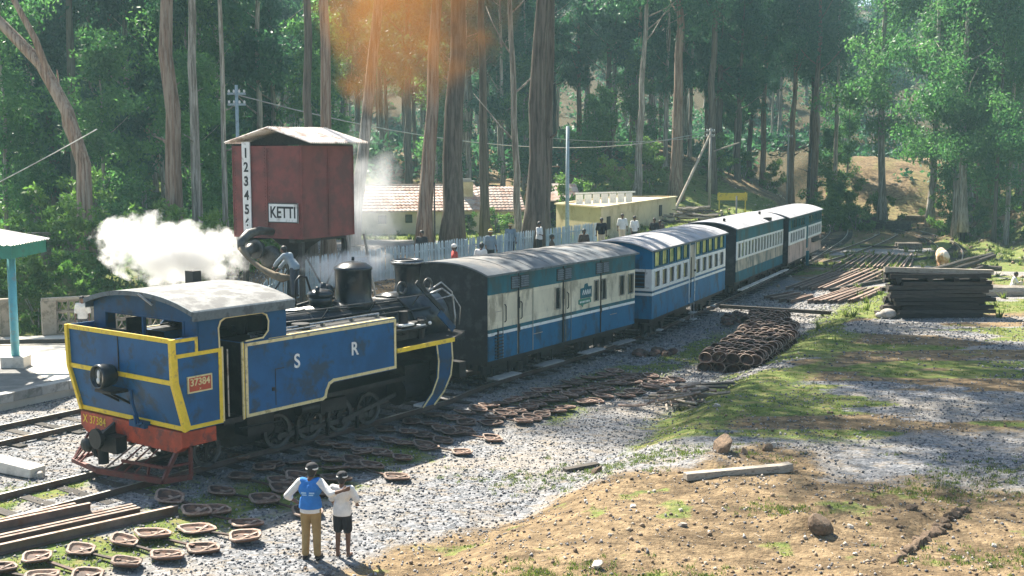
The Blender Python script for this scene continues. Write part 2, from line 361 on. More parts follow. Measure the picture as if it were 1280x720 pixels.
PICK = mat('pale_blue_picket', (.34, .43, .48), .75, 0, .15, 2, (.32, .36, .38), .4, 2, .3, 30, rand=.15)
POLE = mat('weathered_pole', (.33, .31, .28), .8, 0, .25, 2, (.18, .16, .14), .4, 2, .3, 20, (4, 4, .6), rand=.15)
POLEB = mat('blue_grey_post', (.33, .42, .46), .7, 0, .2, 2, (.22, .25, .26), .4, 2, .3, 20, rand=0)
WIRE = mat('wire_grey', (.42, .42, .40), .5, .3, rand=0, bmp=0)
SIGNY = mat('yellow_signboard', (.70, .50, .04), .6, 0, .15, 2, (.35, .25, .05), .4, 2, .2, 20, rand=0)
LETB = mat('black_lettering', (.02, .02, .02), .7, rand=0, bmp=0)
PLATE = mat('number_plate_red', (.45, .06, .02), .5, 0, .15, 4, rand=0)
CANV = mat('canvas_hose', (.20, .155, .10), .9, 0, .35, 3, (.12, .10, .07), .5, 3, .4, 18, rand=0)
ROCK = mat('brown_clod', (.17, .115, .075), .95, 0, .35, 5, (.08, .06, .04), .4, 4, .7, 18, rand=.3)
ROCKP = mat('pale_stone', (.46, .42, .37), .9, 0, .2, 5, (.28, .24, .19), .4, 4, .5, 18, rand=.25)
def bark(name, a, b, c):
    m = mat(name, a, .9, 0, .45, 5.0, b, .5, 3.0, 1.0, 8, (2.4, 2.4, .16), rand=.2)
    return m
BARKB = bark('brown_stringy_bark', (.20, .125, .085), (.34, .27, .21), None)
BARKG = bark('grey_smooth_bark', (.40, .36, .31), (.15, .12, .09), None)
BARKD = bark('dark_bark', (.085, .07, .055), (.17, .14, .11), None)
def leafmat(name, a, b, tr=.35):
    m = bpy.data.materials.new(name); m.use_nodes = True; t = m.node_tree; t.nodes.clear()
    at = node(t, 'ShaderNodeAttribute', attribute_name='tint'); oi = node(t, 'ShaderNodeObjectInfo')
    ad = node(t, 'ShaderNodeMath', operation='MULTIPLY_ADD'); t.links.new(oi.outputs['Random'], ad.inputs[0]); ad.inputs[1].default_value = .3
    t.links.new(at.outputs['Fac'], ad.inputs[2])
    col = mixc(t, ramp(t, ad.outputs[0], .1, 1.2), a, b)
    p = node(t, 'ShaderNodeBsdfPrincipled'); t.links.new(col, p.inputs['Base Color']); p.inputs['Roughness'].default_value = .5; p.inputs['Specular IOR Level'].default_value = .25
    tl = node(t, 'ShaderNodeBsdfTranslucent'); c2 = mixc(t, 1., col, (1.2, 1.65, .90), 'MULTIPLY'); t.links.new(c2, tl.inputs[0])
    mx = node(t, 'ShaderNodeMixShader'); mx.inputs[0].default_value = tr; t.links.new(p.outputs[0], mx.inputs[1]); t.links.new(tl.outputs[0], mx.inputs[2])
    o = node(t, 'ShaderNodeOutputMaterial'); t.links.new(mx.outputs[0], o.inputs[0]); return m
LEAF = leafmat('eucalyptus_leaves', (.030, .095, .074), (.095, .19, .115))  # teal shift puts distance haze into the leaf colour
LEAFY = leafmat('young_leaves_sunlit_tone', (.05, .13, .06), (.15, .26, .11), .45)  # young leaf green; same paler tone puts sunlight into the top right crowns
LEAFB = leafmat('bush_leaves', (.05, .12, .03), (.22, .30, .10), .4)
GRASSM = leafmat('grass_blades', (.05, .085, .02), (.26, .25, .09), .35)
# ------------------------------------------------------------------ vegetation builders
def leaf_quads(cent, rad, per, L, W, seed, droop=.6, flat=.8):
    """leaf-sized faces gathered in clumps round the given centres"""
    g = np.random.default_rng(seed); n = len(cent) * per
    c = np.repeat(cent, per, 0); rr = np.repeat(rad, per)[:, None]
    d = g.normal(size=(n, 3)); d /= np.linalg.norm(d, axis=1)[:, None]
    pos = c + d * (g.random((n, 1)) ** .45) * rr * np.array([1, 1, flat])
    ax = g.normal(size=(n, 3)); ax[:, 2] -= droop * 1.6; ax /= np.linalg.norm(ax, axis=1)[:, None]
    sd = np.cross(ax, g.normal(size=(n, 3))); sd /= np.linalg.norm(sd, axis=1)[:, None] + 1e-9
    l = L * (.6 + .8 * g.random((n, 1))); w_ = W * (.6 + .8 * g.random((n, 1)))
    v = np.stack([pos, pos + ax * l * .5 + sd * w_ * .5, pos + ax * l, pos + ax * l * .5 - sd * w_ * .5], 1).reshape(-1, 3)
    f = np.arange(n * 4).reshape(-1, 4)
    tint = np.clip(np.repeat(g.random(len(cent)), per) * .5 + g.random(n) * .5, 0, 1)
    return v, f, tint
def crown_pts(g, n, zlo, zhi, rad, top=.35):
    """clump centres: an uneven column of boughs, wide in the middle, thin at the top"""
    out, rr = [], []
    nb = max(5, n // 9)
    for b in range(nb):
        h = zlo + (zhi - zlo) * ((b + g.random()) / nb); t_ = (h - zlo) / (zhi - zlo)
        env = rad * (.55 + .45 * math.sin(math.pi * min(1, t_ * 1.1 + .1))) * (1 - .55 * max(0, t_ - .5) * 2 * top * 2)
        a = g.random() * 6.283; reach = env * (.5 + .6 * g.random())
        for k in range(n // nb):
            s = (k + .6) / (n // nb)
            out.append((math.cos(a) * reach * s + g.normal() * .5, math.sin(a) * reach * s + g.normal() * .5, h + s * 1.0 + g.normal() * .6))
            rr.append(rad * (.17 + .13 * g.random()))
    return np.array(out), np.array(rr)
def crown_mesh(seed, zlo, zhi, rad, n, per, L, W, m, droop=.6):
    g = np.random.default_rng(seed); c, r = crown_pts(g, n, zlo, zhi, rad)
    v, f, ti = leaf_quads(c, r, per, L, W, seed + 1, droop)
    return npmesh('crown', v, f, m, [('tint', 'FACE', ti)])
def trunk_mesh(seed, pts, r0, r1, m, limbs=(), n=10):
    """tapered bole with root flare and limbs"""
    rd = random.Random(seed); P = []; k = 12
    pts = [Vector(p) for p in pts]
    def at(t_):
        q = t_ * (len(pts) - 1); i = min(int(q), len(pts) - 2); return pts[i].lerp(pts[i + 1], q - i)
    rr = []
    for i in range(k + 1):
        t_ = i / k; p = at(t_) + Vector((rd.gauss(0, r0 * .16), rd.gauss(0, r0 * .16), 0)) * (1 if 0 < i < k else 0)
        P.append(p); rr.append((r0 + (r1 - r0) * t_) * (1 + .5 * math.exp(-t_ * 30)))
    b = B(); b.tube(P, rr, n, jit=.07)
    for (t_, az, le, up) in limbs:
        p = at(t_); r = (r0 + (r1 - r0) * t_) * .42; d = Vector((math.cos(az), math.sin(az), up)).normalized()
        q = [p, p + d * le * .35, p + d * le * .7 + Vector((0, 0, le * .08)), p + d * le + Vector((rd.gauss(0, .2), rd.gauss(0, .2), le * .2))]
        b.tube(q, [r, r * .75, r * .45, r * .12], 5)
    return b.mesh('trunk', m, True)
def limbs_for(seed, n, lo, hi, le):
    rd = random.Random(seed); return [(lo + (hi - lo) * (i + rd.random()) / n, rd.random() * 6.28, le * (.6 + .6 * rd.random()), .35 + .5 * rd.random()) for i in range(n)]
def tree(name, label, loc, trunk, crown, rz=0, sc_=1, group=None, cat='tree'):
    r = thing(name, label, cat, loc, rz, group); r.scale = (sc_,) * 3
    link('trunk', trunk, r)
    if crown: link('crown', crown, r)
    return r
# prototypes (shared mesh data)
CR = [crown_mesh(100 + i, *a, LEAF if i != 3 else LEAFY) for i, a in enumerate([
    (9, 27, 3.6, 90, 100, .42, .17), (6, 25, 4.2, 100, 95, .42, .17), (12, 30, 3.4, 80, 105, .42, .17), (5, 24, 5.0, 130, 130, .30, .13), (3, 22, 4.6, 110, 95, .44, .18)])]
TK = [trunk_mesh(200 + i, [(0, 0, -1), (rnd.uniform(-.4, .4), 0, 10), (rnd.uniform(-.8, .8), .3, 25)], r0, .06, m, limbs_for(i, 9, .4, .95, 3.5))
      for i, (r0, m) in enumerate([(.34, BARKB), (.30, BARKG), (.40, BARKD), (.26, BARKG)])]
CRH = [crown_mesh(150 + i, *a, LEAF) for i, a in enumerate([(15.5, 28, 6.2, 120, 100, .36, .15), (16.5, 31, 6.6, 120, 100, .36, .15)])]
CRT = [crown_mesh(160 + i, *a, LEAF) for i, a in enumerate([(18, 43, 5.4, 115, 45, .40, .17), (25, 46, 6.0, 85, 38, .42, .18)])]

# the counted trees whose trunks show: x, y, radius, height, lean (x per height), bark, crown kind, label
NAMED = [
 (-15.1, 52, .42, 30, -.010, BARKB, 0, 'thick brown stringy-barked trunk left of the red water tank, broadest of the left group'),
 (-15.7, 58, .27, 29, .000, BARKG, 1, 'straight grey-brown trunk between the thickest left trunk and the thin pale one'),
 (-15.3, 62, .15, 27, -.006, BARKG, 0, 'thin pale pole-like trunk just left of the red water tank'),
 (-8.7, 50.3, .21, 28, .000, BARKD, 1, 'dark slender trunk rising directly above the tin tank roof, left of two'),
 (-8.3, 52.3, .28, 29, .000, BARKB, 0, 'reddish brown trunk above the tin tank roof, right of two, entering the brown smoke'),
 (-8.1, 58, .34, 27, .13, BARKG, 1, 'leaning pale trunk right of the water tank seen through brown smoke'),
 (-4.35, 57, .38, 30, .055, BARKB, 0, 'slightly leaning trunk in front of the house, nearest to the locomotive chimney'),
 (-3.0, 57.5, .56, 31, .028, BARKD, 1, 'stout dark trunk in front of the middle of the tiled house'),
 (-1.55, 66, .27, 28, -.01, BARKD, 0, 'narrow dark trunk just right of the house chimney'),
 (.35, 63, .22, 17, -.03, BARKG, -1, 'bleached broken-topped trunk with bare branches left of the twin trunk'),
 (.95, 56, .50, 32, .035, BARKD, 1, 'massive dark trunk by the fence behind the luggage van'),
 (1.65, 59, .30, 30, .02, BARKD, 0, 'lesser dark trunk hugging the right side of the massive one'),
 (10.6, 100, .36, 25, .05, BARKG, 1, 'pale slim trunk on the grass left of two beyond the ochre hut'),
 (14.1, 100, .56, 30, .01, BARKB, 0, 'broad brown trunk on the grass beyond the right end of the ochre hut'),
 (17.8, 104, .40, 30, .0, BARKD, 1, 'dark trunk standing close behind the propped telegraph pole'),
 (25.6, 126, .30, 27, .0, BARKD, 0, 'dark trunk on the mound, leftmost of its row'),
 (28.0, 130, .34, 28, .0, BARKB, 1, 'second trunk of the row standing on the earthy mound'),
 (30.4, 127, .38, 29, .01, BARKB, 0, 'brown middle trunk of the row standing on the earthy mound'),
 (32.2, 124, .44, 30, .0, BARKB, 1, 'thick trunk at the lip of the earthy mound above the last coach'),
 (33.4, 131, .28, 28, .0, BARKD, 0, 'trunk right behind the thick one at the lip of the mound'),
 (35.4, 128, .30, 27, .0, BARKG, 1, 'last thin trunk at the right end of the mound row'),
 (38.6, 101, .30, 30, .0, BARKG, 3, 'pale trunk at the foot of the right-hand bank, left of a pair'),
 (39.5, 102, .24, 28, .0, BARKD, 3, 'dark trunk paired with the pale one at the foot of the right bank'),
 (39.9, 96, .17, 27, .0, BARKD, 3, 'thin dark trunk near the right edge of the picture'),
 (41.8, 98, .20, 28, .0, BARKG, 3, 'thin pale trunk nearest to the right edge, above the bank'),
 (-32.4, 75, .40, 28, .0, BARKD, 4, 'dark trunk furthest left, half lost in foliage'),
 (-30.2, 77, .26, 27, -.03, BARKD, 4, 'thin dark leaning trunk second from the left edge'),
 (-27.7, 74, .36, 28, .0, BARKD, 1, 'dark trunk behind the leaning forked tree'),
]
for i, (x, y, r, h, ln, bk, ck, lab) in enumerate(NAMED):
    z = tz(x, y) - .3
    rd = random.Random(i)
    pts = [(0, 0, 0), (ln * h * .33 + rd.uniform(-.1, .1), 0, h * .33), (ln * h * .66 + rd.uniform(-.15, .15), 0, h * .66), (ln * h, .2, h)]
    bare = [(.35, 2.8, 3, .9), (.5, .3, 2.6, .8), (.62, 2.4, 3, 1.1), (.75, .6, 2.2, .8), (.84, 3.0, 2, .9)]
    tm = trunk_mesh(400 + i, pts, r, r * .45 if ck < 0 else .07, bk, bare if ck < 0 else limbs_for(i + 50, 7, .5, .95, 4) + ([(.2 + .08 * k, rd.random() * 6, .9, .3) for k in range(2)]))
    tall = 2 < i < 9 or i == 10
    if tall: h = 42; pts = [(0, 0, 0), (ln * 10, 0, 10), (ln * 20 * .9, 0, 20), (ln * 24, .2, h)]; tm = trunk_mesh(400 + i, pts, r, .09, bk, limbs_for(i + 50, 9, .5, .97, 4))
    cm = None if ck < 0 else CRT[i % 2] if tall else CR[3] if ck == 3 else CR[4] if ck == 4 else CRH[ck]
    t_ = tree('eucalyptus_tree', lab, (x, y, z), tm, cm, 0)
    if i < 3:
        for c_ in t_.children:
            if c_.name.startswith('crown'): c_.location = (-6, 8, 1)
# leaning forked tree on the left
b = B(); tb = tz(-19.1, 52)
b.tube([(0, 0, -.4), (-.05, 0, 2), (0, 0, 4.8), (-.7, .1, 7.2), (-1.75, .2, 9.2), (-3.9, .4, 11.4), (-7, .6, 14), (-9, .8, 18)], [.42, .36, .33, .30, .27, .23, .17, .08], 12, jit=.07)
b.tube([(-1.3, .15, 8.3), (-1.9, 0, 10.3), (-3.0, -.2, 12.6), (-4.2, -.3, 15.5), (-5, 0, 20)], [.17, .15, .13, .1, .04], 8, jit=.06)
b.tube([(0, 0, 4.6), (-.9, .3, 6.5), (-1.2, .5, 9)], [.12, .08, .03], 6)
ft = tree('forked_tree', 'leaning forked brown tree arching out over the top left corner', (-19.1, 52, tb), b.mesh('trunk', BARKB, True), None)
cm = crown_mesh(310, 14, 24, 4.5, 60, 80, .32, .12, LEAF); o = link('crown', cm, ft, (-10, 9, 2))
# leafy understorey trees at the left
LOWCR = [crown_mesh(320, .8, 11, 3.0, 90, 110, .26, .12, LEAFY, .3), crown_mesh(321, 1.5, 15, 3.6, 110, 110, .28, .12, LEAFY, .3), crown_mesh(322, .6, 7, 2.4, 60, 110, .26, .12, LEAFY, .3)]
LOWTK = [trunk_mesh(330 + i, [(0, 0, -.4), (.2, 0, h * .5), (0, 0, h)], .14, .03, BARKG, limbs_for(i + 80, 7, .2, .9, 1.8), 7) for i, h in enumerate((9.5, 13, 6))]
LOWT = [(-21.0, 60, 0, 1.0, 'bright green leafy young tree right of the leaning forked trunk'), (-27.5, 63, 1, 1.1, 'tall light green leafy tree behind the leaning forked trunk'),
        (-17.9, 66, 0, .95, 'leafy tree between the forked tree and the thickest trunk'), (-12.7, 78, 1, 1.0, 'leafy tree behind the red tank'),
        (-33, 66, 0, .9, 'leafy green tree at the far left edge above the shelter'), (-7.0, 109, 0, 1.1, 'low leafy tree behind the left half of the tiled house'),
        (1.0, 108, 0, 1.1, 'low leafy tree behind the right end of the tiled house'), (7.5, 104, 2, 1.2, 'round leafy tree beyond the ochre hut roof'),
        (11.9, 112, 0, 1.0, 'leafy tree between the two trunks beyond the hut'), (36.6, 134, 0, .9, 'pale green young tree in the hollow above the yard'),
        (40.5, 141, 0, 1.0, 'young tree with light foliage beside the sunlit slope'), (33.0, 118, 2, .6, 'small grey-green bushy tree at the right end of the mound'),
        (46.0, 118, 2, 1.1, 'leafy tree on the right bank behind the thin trunks'), (-20.5, 74, 1, 1.15, 'tall leafy tree behind the thickest left trunk')]
for x, y, k, s, lab in LOWT: tree('leafy_tree', lab, (x, y, tz(x, y) - .1), LOWTK[k], LOWCR[k], rnd.random() * 6, s)
# background forest, each tree an individual
FL = {'near': ('tall eucalyptus of the dark wood behind the station clearing', 'trees of the wood behind the station'),
      'hill': ('eucalyptus standing on the wooded slope above the yard', 'trees on the wooded slope'),
      'far': ('distant eucalyptus on the steep hillside closing the view', 'trees on the far hillside')}
placed = [(a[0], a[1]) for a in NAMED]
def ok(x, y, dmin):
    q = float(trackdist(np.array([x]), np.array([y]))[0]); u = 640 + 1450 * x / y
    if abs(q) < 9 and y < 150: return False
    if 1020 < u < 1200 and y < 172: return False
    if 860 < u <= 1020 and 132 < y < 178 and rnd.random() < .65: return False
    if u > 1180 and y < 104: return False
    if -13.5 < x < 3 and y < 94: return False
    if 0 < x < 22 and y < 108: return False
    if -25 < x < 2 and 86 < y < 106: return False
    return all((x - a) ** 2 + (y - b_) ** 2 > dmin * dmin for a, b_ in placed)
def forest_label(key, x, y):
    u = 640 + 1450 * x / y
    if key == 'near': w_ = 'at the far left edge' if u < 90 else 'behind the leaning forked tree' if u < 200 else 'behind the red water tank' if u < 450 else 'behind the tiled house'
    else:
        for lim, w_ in ((60, 'at the far left edge'), (200, 'above the leaning forked trunk'), (300, 'left of the red water tank'), (450, 'above the red water tank'), (560, 'behind the brown smoke'), (680, 'behind the twin trunk'), (800, 'above the ochre hut'), (880, 'left of the propped pole'), (960, 'above the yellow board'),
                        (1040, 'above the end of the last coach'), (1110, 'above the hollow at the yard end'), (1200, 'behind the big sunlit crowns'), (9999, 'at the far right edge')):
            if u < lim: break
    near_ = {'near': 'tall eucalyptus of the dark wood', 'hill': 'eucalyptus in the %s wooded slope' % ('front of the' if y < 130 else 'middle of the' if y < 160 else 'upper'), 'far': 'distant eucalyptus on the steep hillside'}[key]
    return near_ + ' ' + w_
def forest(n, ylo, yhi, ulo, uhi, key, dmin, s0, s1):
    k = 0
    for _ in range(n * 12):
        if k >= n: break
        y = rnd.uniform(ylo, yhi); u = rnd.uniform(ulo, uhi); x = (u - 640) / 1450 * y
        if not ok(x, y, dmin): continue
        placed.append((x, y)); k += 1
        i = (rnd.choice((0, 0, 2, 2, 2, 1)) if key == 'hill' else rnd.choice((0, 0, 1, 1, 2, 4))) if key != 'far' else rnd.choice((1, 4, 4)); s = rnd.uniform(s0, s1)
        tree('eucalyptus_tree', forest_label(key, x, y), (x, y, tz(x, y) - .2), TK[rnd.choice((1, 3, 3, 1, 0, 2))], CR[i], rnd.random() * 6.28, s, FL[key][1])
forest(48, 74, 112, -90, 660, 'near', 2.9, .8, 1.1)
forest(105, 108, 160, -60, 1340, 'hill', 3.0, .75, 1.1)
forest(46, 110, 150, 560, 1340, 'hill', 2.1, .8, 1.05)
forest(80, 155, 215, -60, 1340, 'hill', 4.0, .85, 1.15)
forest(70, 210, 320, -60, 1340, 'far', 6.5, 1.0, 1.35)
# the big sunlit trees top right
for x, y, k, s, lab in [(33.5, 104, 3, 1.15, 'big rounded sunlit eucalyptus crown left of the top right group'), (38.5, 99, 3, 1.2, 'big sunlit crown in the middle of the top right group'),
                        (45.5, 104, 3, 1.25, 'big darker crown filling the top right corner'), (36, 113, 3, 1.3, 'tall crown behind the sunlit top right pair')]:
    tree('eucalyptus_tree', lab, (x + (4 if x < 36 else 0), y, tz(x, y) + 2.2), TK[1], CR[k], rnd.random() * 6, s)
# bushes
BCR = [crown_mesh(340 + i, .1, h, r, n, 90, .20, .09, LEAFB, .0) for i, (h, r, n) in enumerate([(1.3, 1.0, 26), (2.0, 1.3, 36), (.8, 1.2, 26)])]
BST = B()
for k in range(6):
    a = k * 1.05; BST.tube([(0, 0, -.2), (.25 * math.cos(a), .25 * math.sin(a), .5), (.5 * math.cos(a), .5 * math.sin(a), 1.0)], [.04, .03, .01], 5)
BST = BST.mesh('stems', BARKG, True)
def bush(x, y, k, s, lab, group=None):
    r = thing('bush', lab, 'bush', (x, y, tz(x, y) - .05), rnd.random() * 6, group); r.scale = (s,) * 3
    link('foliage', BCR[k], r); link('stems', BST, r)
for i, (x, y, k, s) in enumerate([(-21.5, 47.2, 1, .9), (-19.8, 48, 1, 1.0), (-19.2, 46.6, 0, .9), (-17.6, 47.6, 0, 1.1), (-16.3, 46.8, 0, .8), (-15.2, 48.2, 1, .9), (-13.7, 47.5, 0, 1), (-12.4, 48.6, 1, .8), (-18.5, 50.5, 1, 1.2), (-14.5, 51, 1, 1.1), (-22.5, 50, 1, 1.2), (-11.2, 47.5, 0, .8), (-10.4, 50, 1, .9), (-20.9, 44.6, 0, .8), (-20.0, 53, 1, 1.3)]):
    bush(x, y, k, s, 'leafy green garden bush ' + ('in front of the gap between the two pierced walls' if y < 46 else 'close behind the left pierced wall' if x < -18.4 and y < 49 else 'close behind the right pierced wall' if x > -18.4 and x < -13.0 and y < 49 else 'half hidden by the white steam' if x >= -13.0 else 'at the back of the garden behind the walls'), 'garden bushes behind the pierced wall')
for x, y, k, s, lab in [(18.7, 108, 1, 1.2, 'bright yellow-green bush on the mound behind the propped pole'), (22.2, 112, 0, 1.1, 'small green bush on top of the mound'), (25.4, 114, 1, 1.0, 'green bush beside the thin pole on the mound'),
      (30.5, 111, 1, 1.3, 'green bush at the foot of the mound behind the last coach'), (27.6, 107, 0, 1.2, 'low bush below the earth face of the mound'), (33.6, 113.5, 2, 1.6, 'ferny clump left of the dark far stacks'), (36.8, 117, 1, 1.1, 'dark bush right behind the far stacks'),
      (38.3, 103, 1, 1.1, 'yellow-green bush at the foot of the right bank'), (40.6, 103.5, 0, 1.4, 'leafy bush under the paired trunks on the right'), (43.5, 96, 1, 1.4, 'light green bush on the bank at the right edge'), (42.4, 101, 0, 1.5, 'bush on top of the bank between thin trunks'), (34, 121, 1, 1.8, 'tall grey bush in front of the hollow'),
      (46, 92, 1, 1.3, 'dense bush at the right edge above the lawn'), (8.6, 96, 1, 1.4, 'wide dark bush behind the ochre hut'), (12.3, 104, 1, 1.5, 'bush on the shaded grass between two trunks'), (4.2, 92, 1, 1.3, 'bush beside the tiled house'), (-1.0, 86.5, 2, .9, 'low shrub under the right wing windows of the house'), (-3.4, 85.5, 2, .8, 'low shrub against the house wall under the chimney')]:
    bush(x, y, k, s, lab)
# ------------------------------------------------------------------ ground cover
def scatter(n, x0, x1, y0, y1, test, seed, power=1.6):
    g = np.random.default_rng(seed); y = y0 + (y1 - y0) * g.random(n) ** power; x = x0 + (x1 - x0) * g.random(n)
    u = 640 + 1450 * x / y; k = (u > -60) & (u < 1340); x, y = x[k], y[k]
    zn = zones(x, y); m = g.random(len(x)) < test(zn, x, y); return x[m], y[m]
def blades(x, y, per, h, seed, wd=.012):
    g = np.random.default_rng(seed); n = len(x) * per; z = ter(x, y)
    c = np.repeat(np.stack([x, y, z], 1), per, 0); c[:, :2] += g.normal(size=(n, 2)) * .05
    a = g.random(n) * 6.283; s = np.stack([np.cos(a), np.sin(a), a * 0], 1) * wd * (1 + g.random((n, 1)))
    hh = np.repeat(h, per)[:, None] if hasattr(h, '__len__') else h
    tip = c + np.stack([g.normal(size=n) * .4, g.normal(size=n) * .4, np.ones(n)], 1) * hh * (.5 + g.random((n, 1)))
    v = np.stack([c - s, c + s, tip], 1).reshape(-1, 3)
    return v, np.arange(n * 3).reshape(-1, 3), g.random(n)
onbed = lambda x, y: (np.abs(trackdist(x, y)) > 1.6)
inplat = lambda x, y: ~((x < -9.2) & (y > 24) & (y < 43.4) & (x < -14.5 + (y - 32.3) * .55))
x, y = scatter(60000, -16, 30, 16, 95, lambda z, x, y: np.clip(z[:, 0] * 1.2 - .15, 0, 1) * ss((fbm(x * 1.4, y * 1.8, 71, 4) - .38) * 6) * inplat(x, y), 5)
v, f, ti = blades(x, y, 5, .045 + .04 * (y > 40), 6, .010)
stuff(link('grass', npmesh('grass', v, f, GRASSM, [('tint', 'FACE', ti)])), 'short patchy green grass growing over gravel and bank', 'grass')
x, y = scatter(2600, -30, 46, 44, 130, lambda z, x, y: np.clip(z[:, 0], 0, 1) * .9 * inplat(x, y), 8, 1.1)
v, f, ti = blades(x, y, 14, .32, 9, .03)
stuff(link('weeds', npmesh('weeds', v, f, GRASSM, [('tint', 'FACE', ti)])), 'taller weeds and fern tufts on the far banks', 'weeds')
def stones(x, y, s, seed, m, name, lift=.3):
    g = np.random.default_rng(seed); n = len(x); z = ter(x, y)
    base = np.array([(1, 0, 0), (0, 1, 0), (-1, 0, 0), (0, -1, 0), (0, 0, .8), (0, 0, -.8)], float)
    v = base[None] * (.6 + .6 * g.random((n, 6, 1))) * s[:, None, None]
    a = g.random(n) * 6.283; ca, sa = np.cos(a)[:, None], np.sin(a)[:, None]
    v = np.stack([v[..., 0] * ca - v[..., 1] * sa, v[..., 0] * sa + v[..., 1] * ca, v[..., 2]], -1)
    tl = g.normal(size=(n, 1)) * .5; v = np.stack([v[..., 0], v[..., 1] - v[..., 2] * tl, v[..., 2] + v[..., 1] * tl], -1)
    v = v + np.stack([x, y, z + s * lift], 1)[:, None, :]
    fb = np.array([(0, 1, 4), (1, 2, 4), (2, 3, 4), (3, 0, 4), (1, 0, 5), (2, 1, 5), (3, 2, 5), (0, 3, 5)])
    f = (fb[None] + (np.arange(n) * 6)[:, None, None]).reshape(-1, 3)
    return npmesh(name, v.reshape(-1, 3), f, m, [('tint', 'FACE', np.repeat(g.random(n), 8))])
def stonemat(name, a, b, c):
    m = bpy.data.materials.new(name); m.use_nodes = True; t = m.node_tree; p = t.nodes['Principled BSDF']
    at = node(t, 'ShaderNodeAttribute', attribute_name='tint'); r = node(t, 'ShaderNodeValToRGB'); t.links.new(at.outputs['Fac'], r.inputs[0])
    e = r.color_ramp.elements; e[0].color = (*a, 1); e[1].color = (*c, 1); k = e.new(.6); k.color = (*b, 1)
    t.links.new(r.outputs[0], p.inputs['Base Color']); p.inputs['Roughness'].default_value = .85; return m
GRAVM = stonemat('ballast_stone', (.055, .06, .07), (.17, .165, .17), (.42, .385, .36))
x, y = scatter(150000, -17, 22, 15.5, 62, lambda z, x, y: np.clip(1.15 - z[:, 1] * .95 - z[:, 0] * .6, 0.04, 1) * np.clip(.35 + 1.6 * (fbm(x * .5, y * 1.2, 77, 4) - .3) * (edge_d(x, y) > 0) + (edge_d(x, y) <= 0), 0, 1) * inplat(x, y), 12, 1.5)
g = np.random.default_rng(3); s = (.017 + .028 * g.random(len(x)) ** 3) * (1 + (y > 34) * .35)
stuff(link('gravel', stones(x, y, s, 13, GRAVM, 'gravel')), 'loose grey track ballast spread over the ground', 'gravel')
CLODM = stonemat('earth_crumbs', (.10, .065, .04), (.24, .17, .11), (.48, .42, .34))
x, y = scatter(9000, -4, 16, 15.5, 30, lambda z, x, y: z[:, 1] * .9, 15, 1.2)
s = .015 + .045 * g.random(len(x)) ** 5
stuff(link('earth_crumbs', stones(x, y, s, 16, CLODM, 'earth_crumbs')), 'crumbs of brown earth and chips lying on bare soil', 'soil')
x, y = scatter(2500, 12, 46, 60, 135, lambda z, x, y: z[:, 1] * .8, 18, 1)
s = .05 + .18 * g.random(len(x)) ** 4
stuff(link('rubble', stones(x, y, s, 19, CLODM, 'rubble')), 'scattered rubble and clods on the far yard and banks', 'rubble')
g = np.random.default_rng(95); n = 260; x = -1 + 13 * g.random(n); y = 17.2 + 8.5 * g.random(n); k = zones(x, y)[:, 1] > .45; x, y = x[k], y[k]; b = B()
for xx, yy, zz in zip(x, y, ter(x, y)):
    a = g.random() * 6.28; l = .05 + .16 * g.random() ** 2; b.tube([(xx, yy, zz + .008), (xx + math.cos(a) * l, yy + math.sin(a) * l, zz + .012 + .02 * g.random())], .004 + .004 * g.random(), 4)
stuff(b.obj('twig_litter', SLPL), 'small twigs and bark litter strewn on the bare earth', 'litter')
# dark weeds at the bottom of the picture
g = np.random.default_rng(90); pts_ = []
for (cx_, cy_, sx_, sy_, n_) in ((.9, 17.6, .9, .35, 150), (2.9, 17.5, .5, .3, 60), (5.1, 21.0, .5, .3, 50), (4.0, 25.3, 1.0, .5, 130), (8.6, 22.6, .6, .5, 90), (7.9, 18.5, .8, .4, 90), (1.3, 25.5, 1.3, .7, 160), (10.2, 23.6, .9, .8, 120)):
    pts_.append(np.stack([cx_ + g.normal(size=n_) * sx_, cy_ + g.normal(size=n_) * sy_], 1))
pts_ = np.concatenate(pts_); v, f, ti = blades(pts_[:, 0], pts_[:, 1], 16, .055, 91, .006)
stuff(link('dry_weeds', npmesh('dry_weeds', v, f, GRASSM, [('tint', 'FACE', ti)])), 'dark straggly weeds and dry grass on the bare foreground earth', 'weeds')
# undergrowth covering the wooded slopes
g = np.random.default_rng(44); n = 5200
y = 112 + 190 * g.random(n) ** 1.1; u = -60 + 1400 * g.random(n); x = (u - 640) / 1450 * y
k = (np.abs(trackdist(x, y)) > 9) & ~((u > 1030) & (u < 1210) & (y < 175) & (g.random(n) < .93)) & ~((x < 36) & (x > 14) & (y < 128)); x, y = x[k], y[k]
c = np.stack([x, y, ter(x, y) + .5], 1); v, f, ti = leaf_quads(c, .7 + 1.5 * g.random(len(x)), 34, .75, .34, 45, .1, .75)
stuff(link('undergrowth', npmesh('undergrowth', v, f, LEAF, [('tint', 'FACE', ti * .8)])), 'dark leafy undergrowth covering the wooded slopes', 'undergrowth')
g = np.random.default_rng(46); n = 900
y = 66 + 44 * g.random(n); u = -60 + 520 * g.random(n); x = (u - 640) / 1450 * y; k = (x < -13); x, y = x[k], y[k]
c = np.stack([x, y, ter(x, y) + .4], 1); v, f, ti = leaf_quads(c, .6 + 1.0 * g.random(len(x)), 40, .42, .2, 47, .1, .8)
stuff(link('shrub_layer', npmesh('shrub_layer', v, f, LEAFB, [('tint', 'FACE', ti)])), 'low leafy shrub layer under the trees at the left', 'undergrowth')
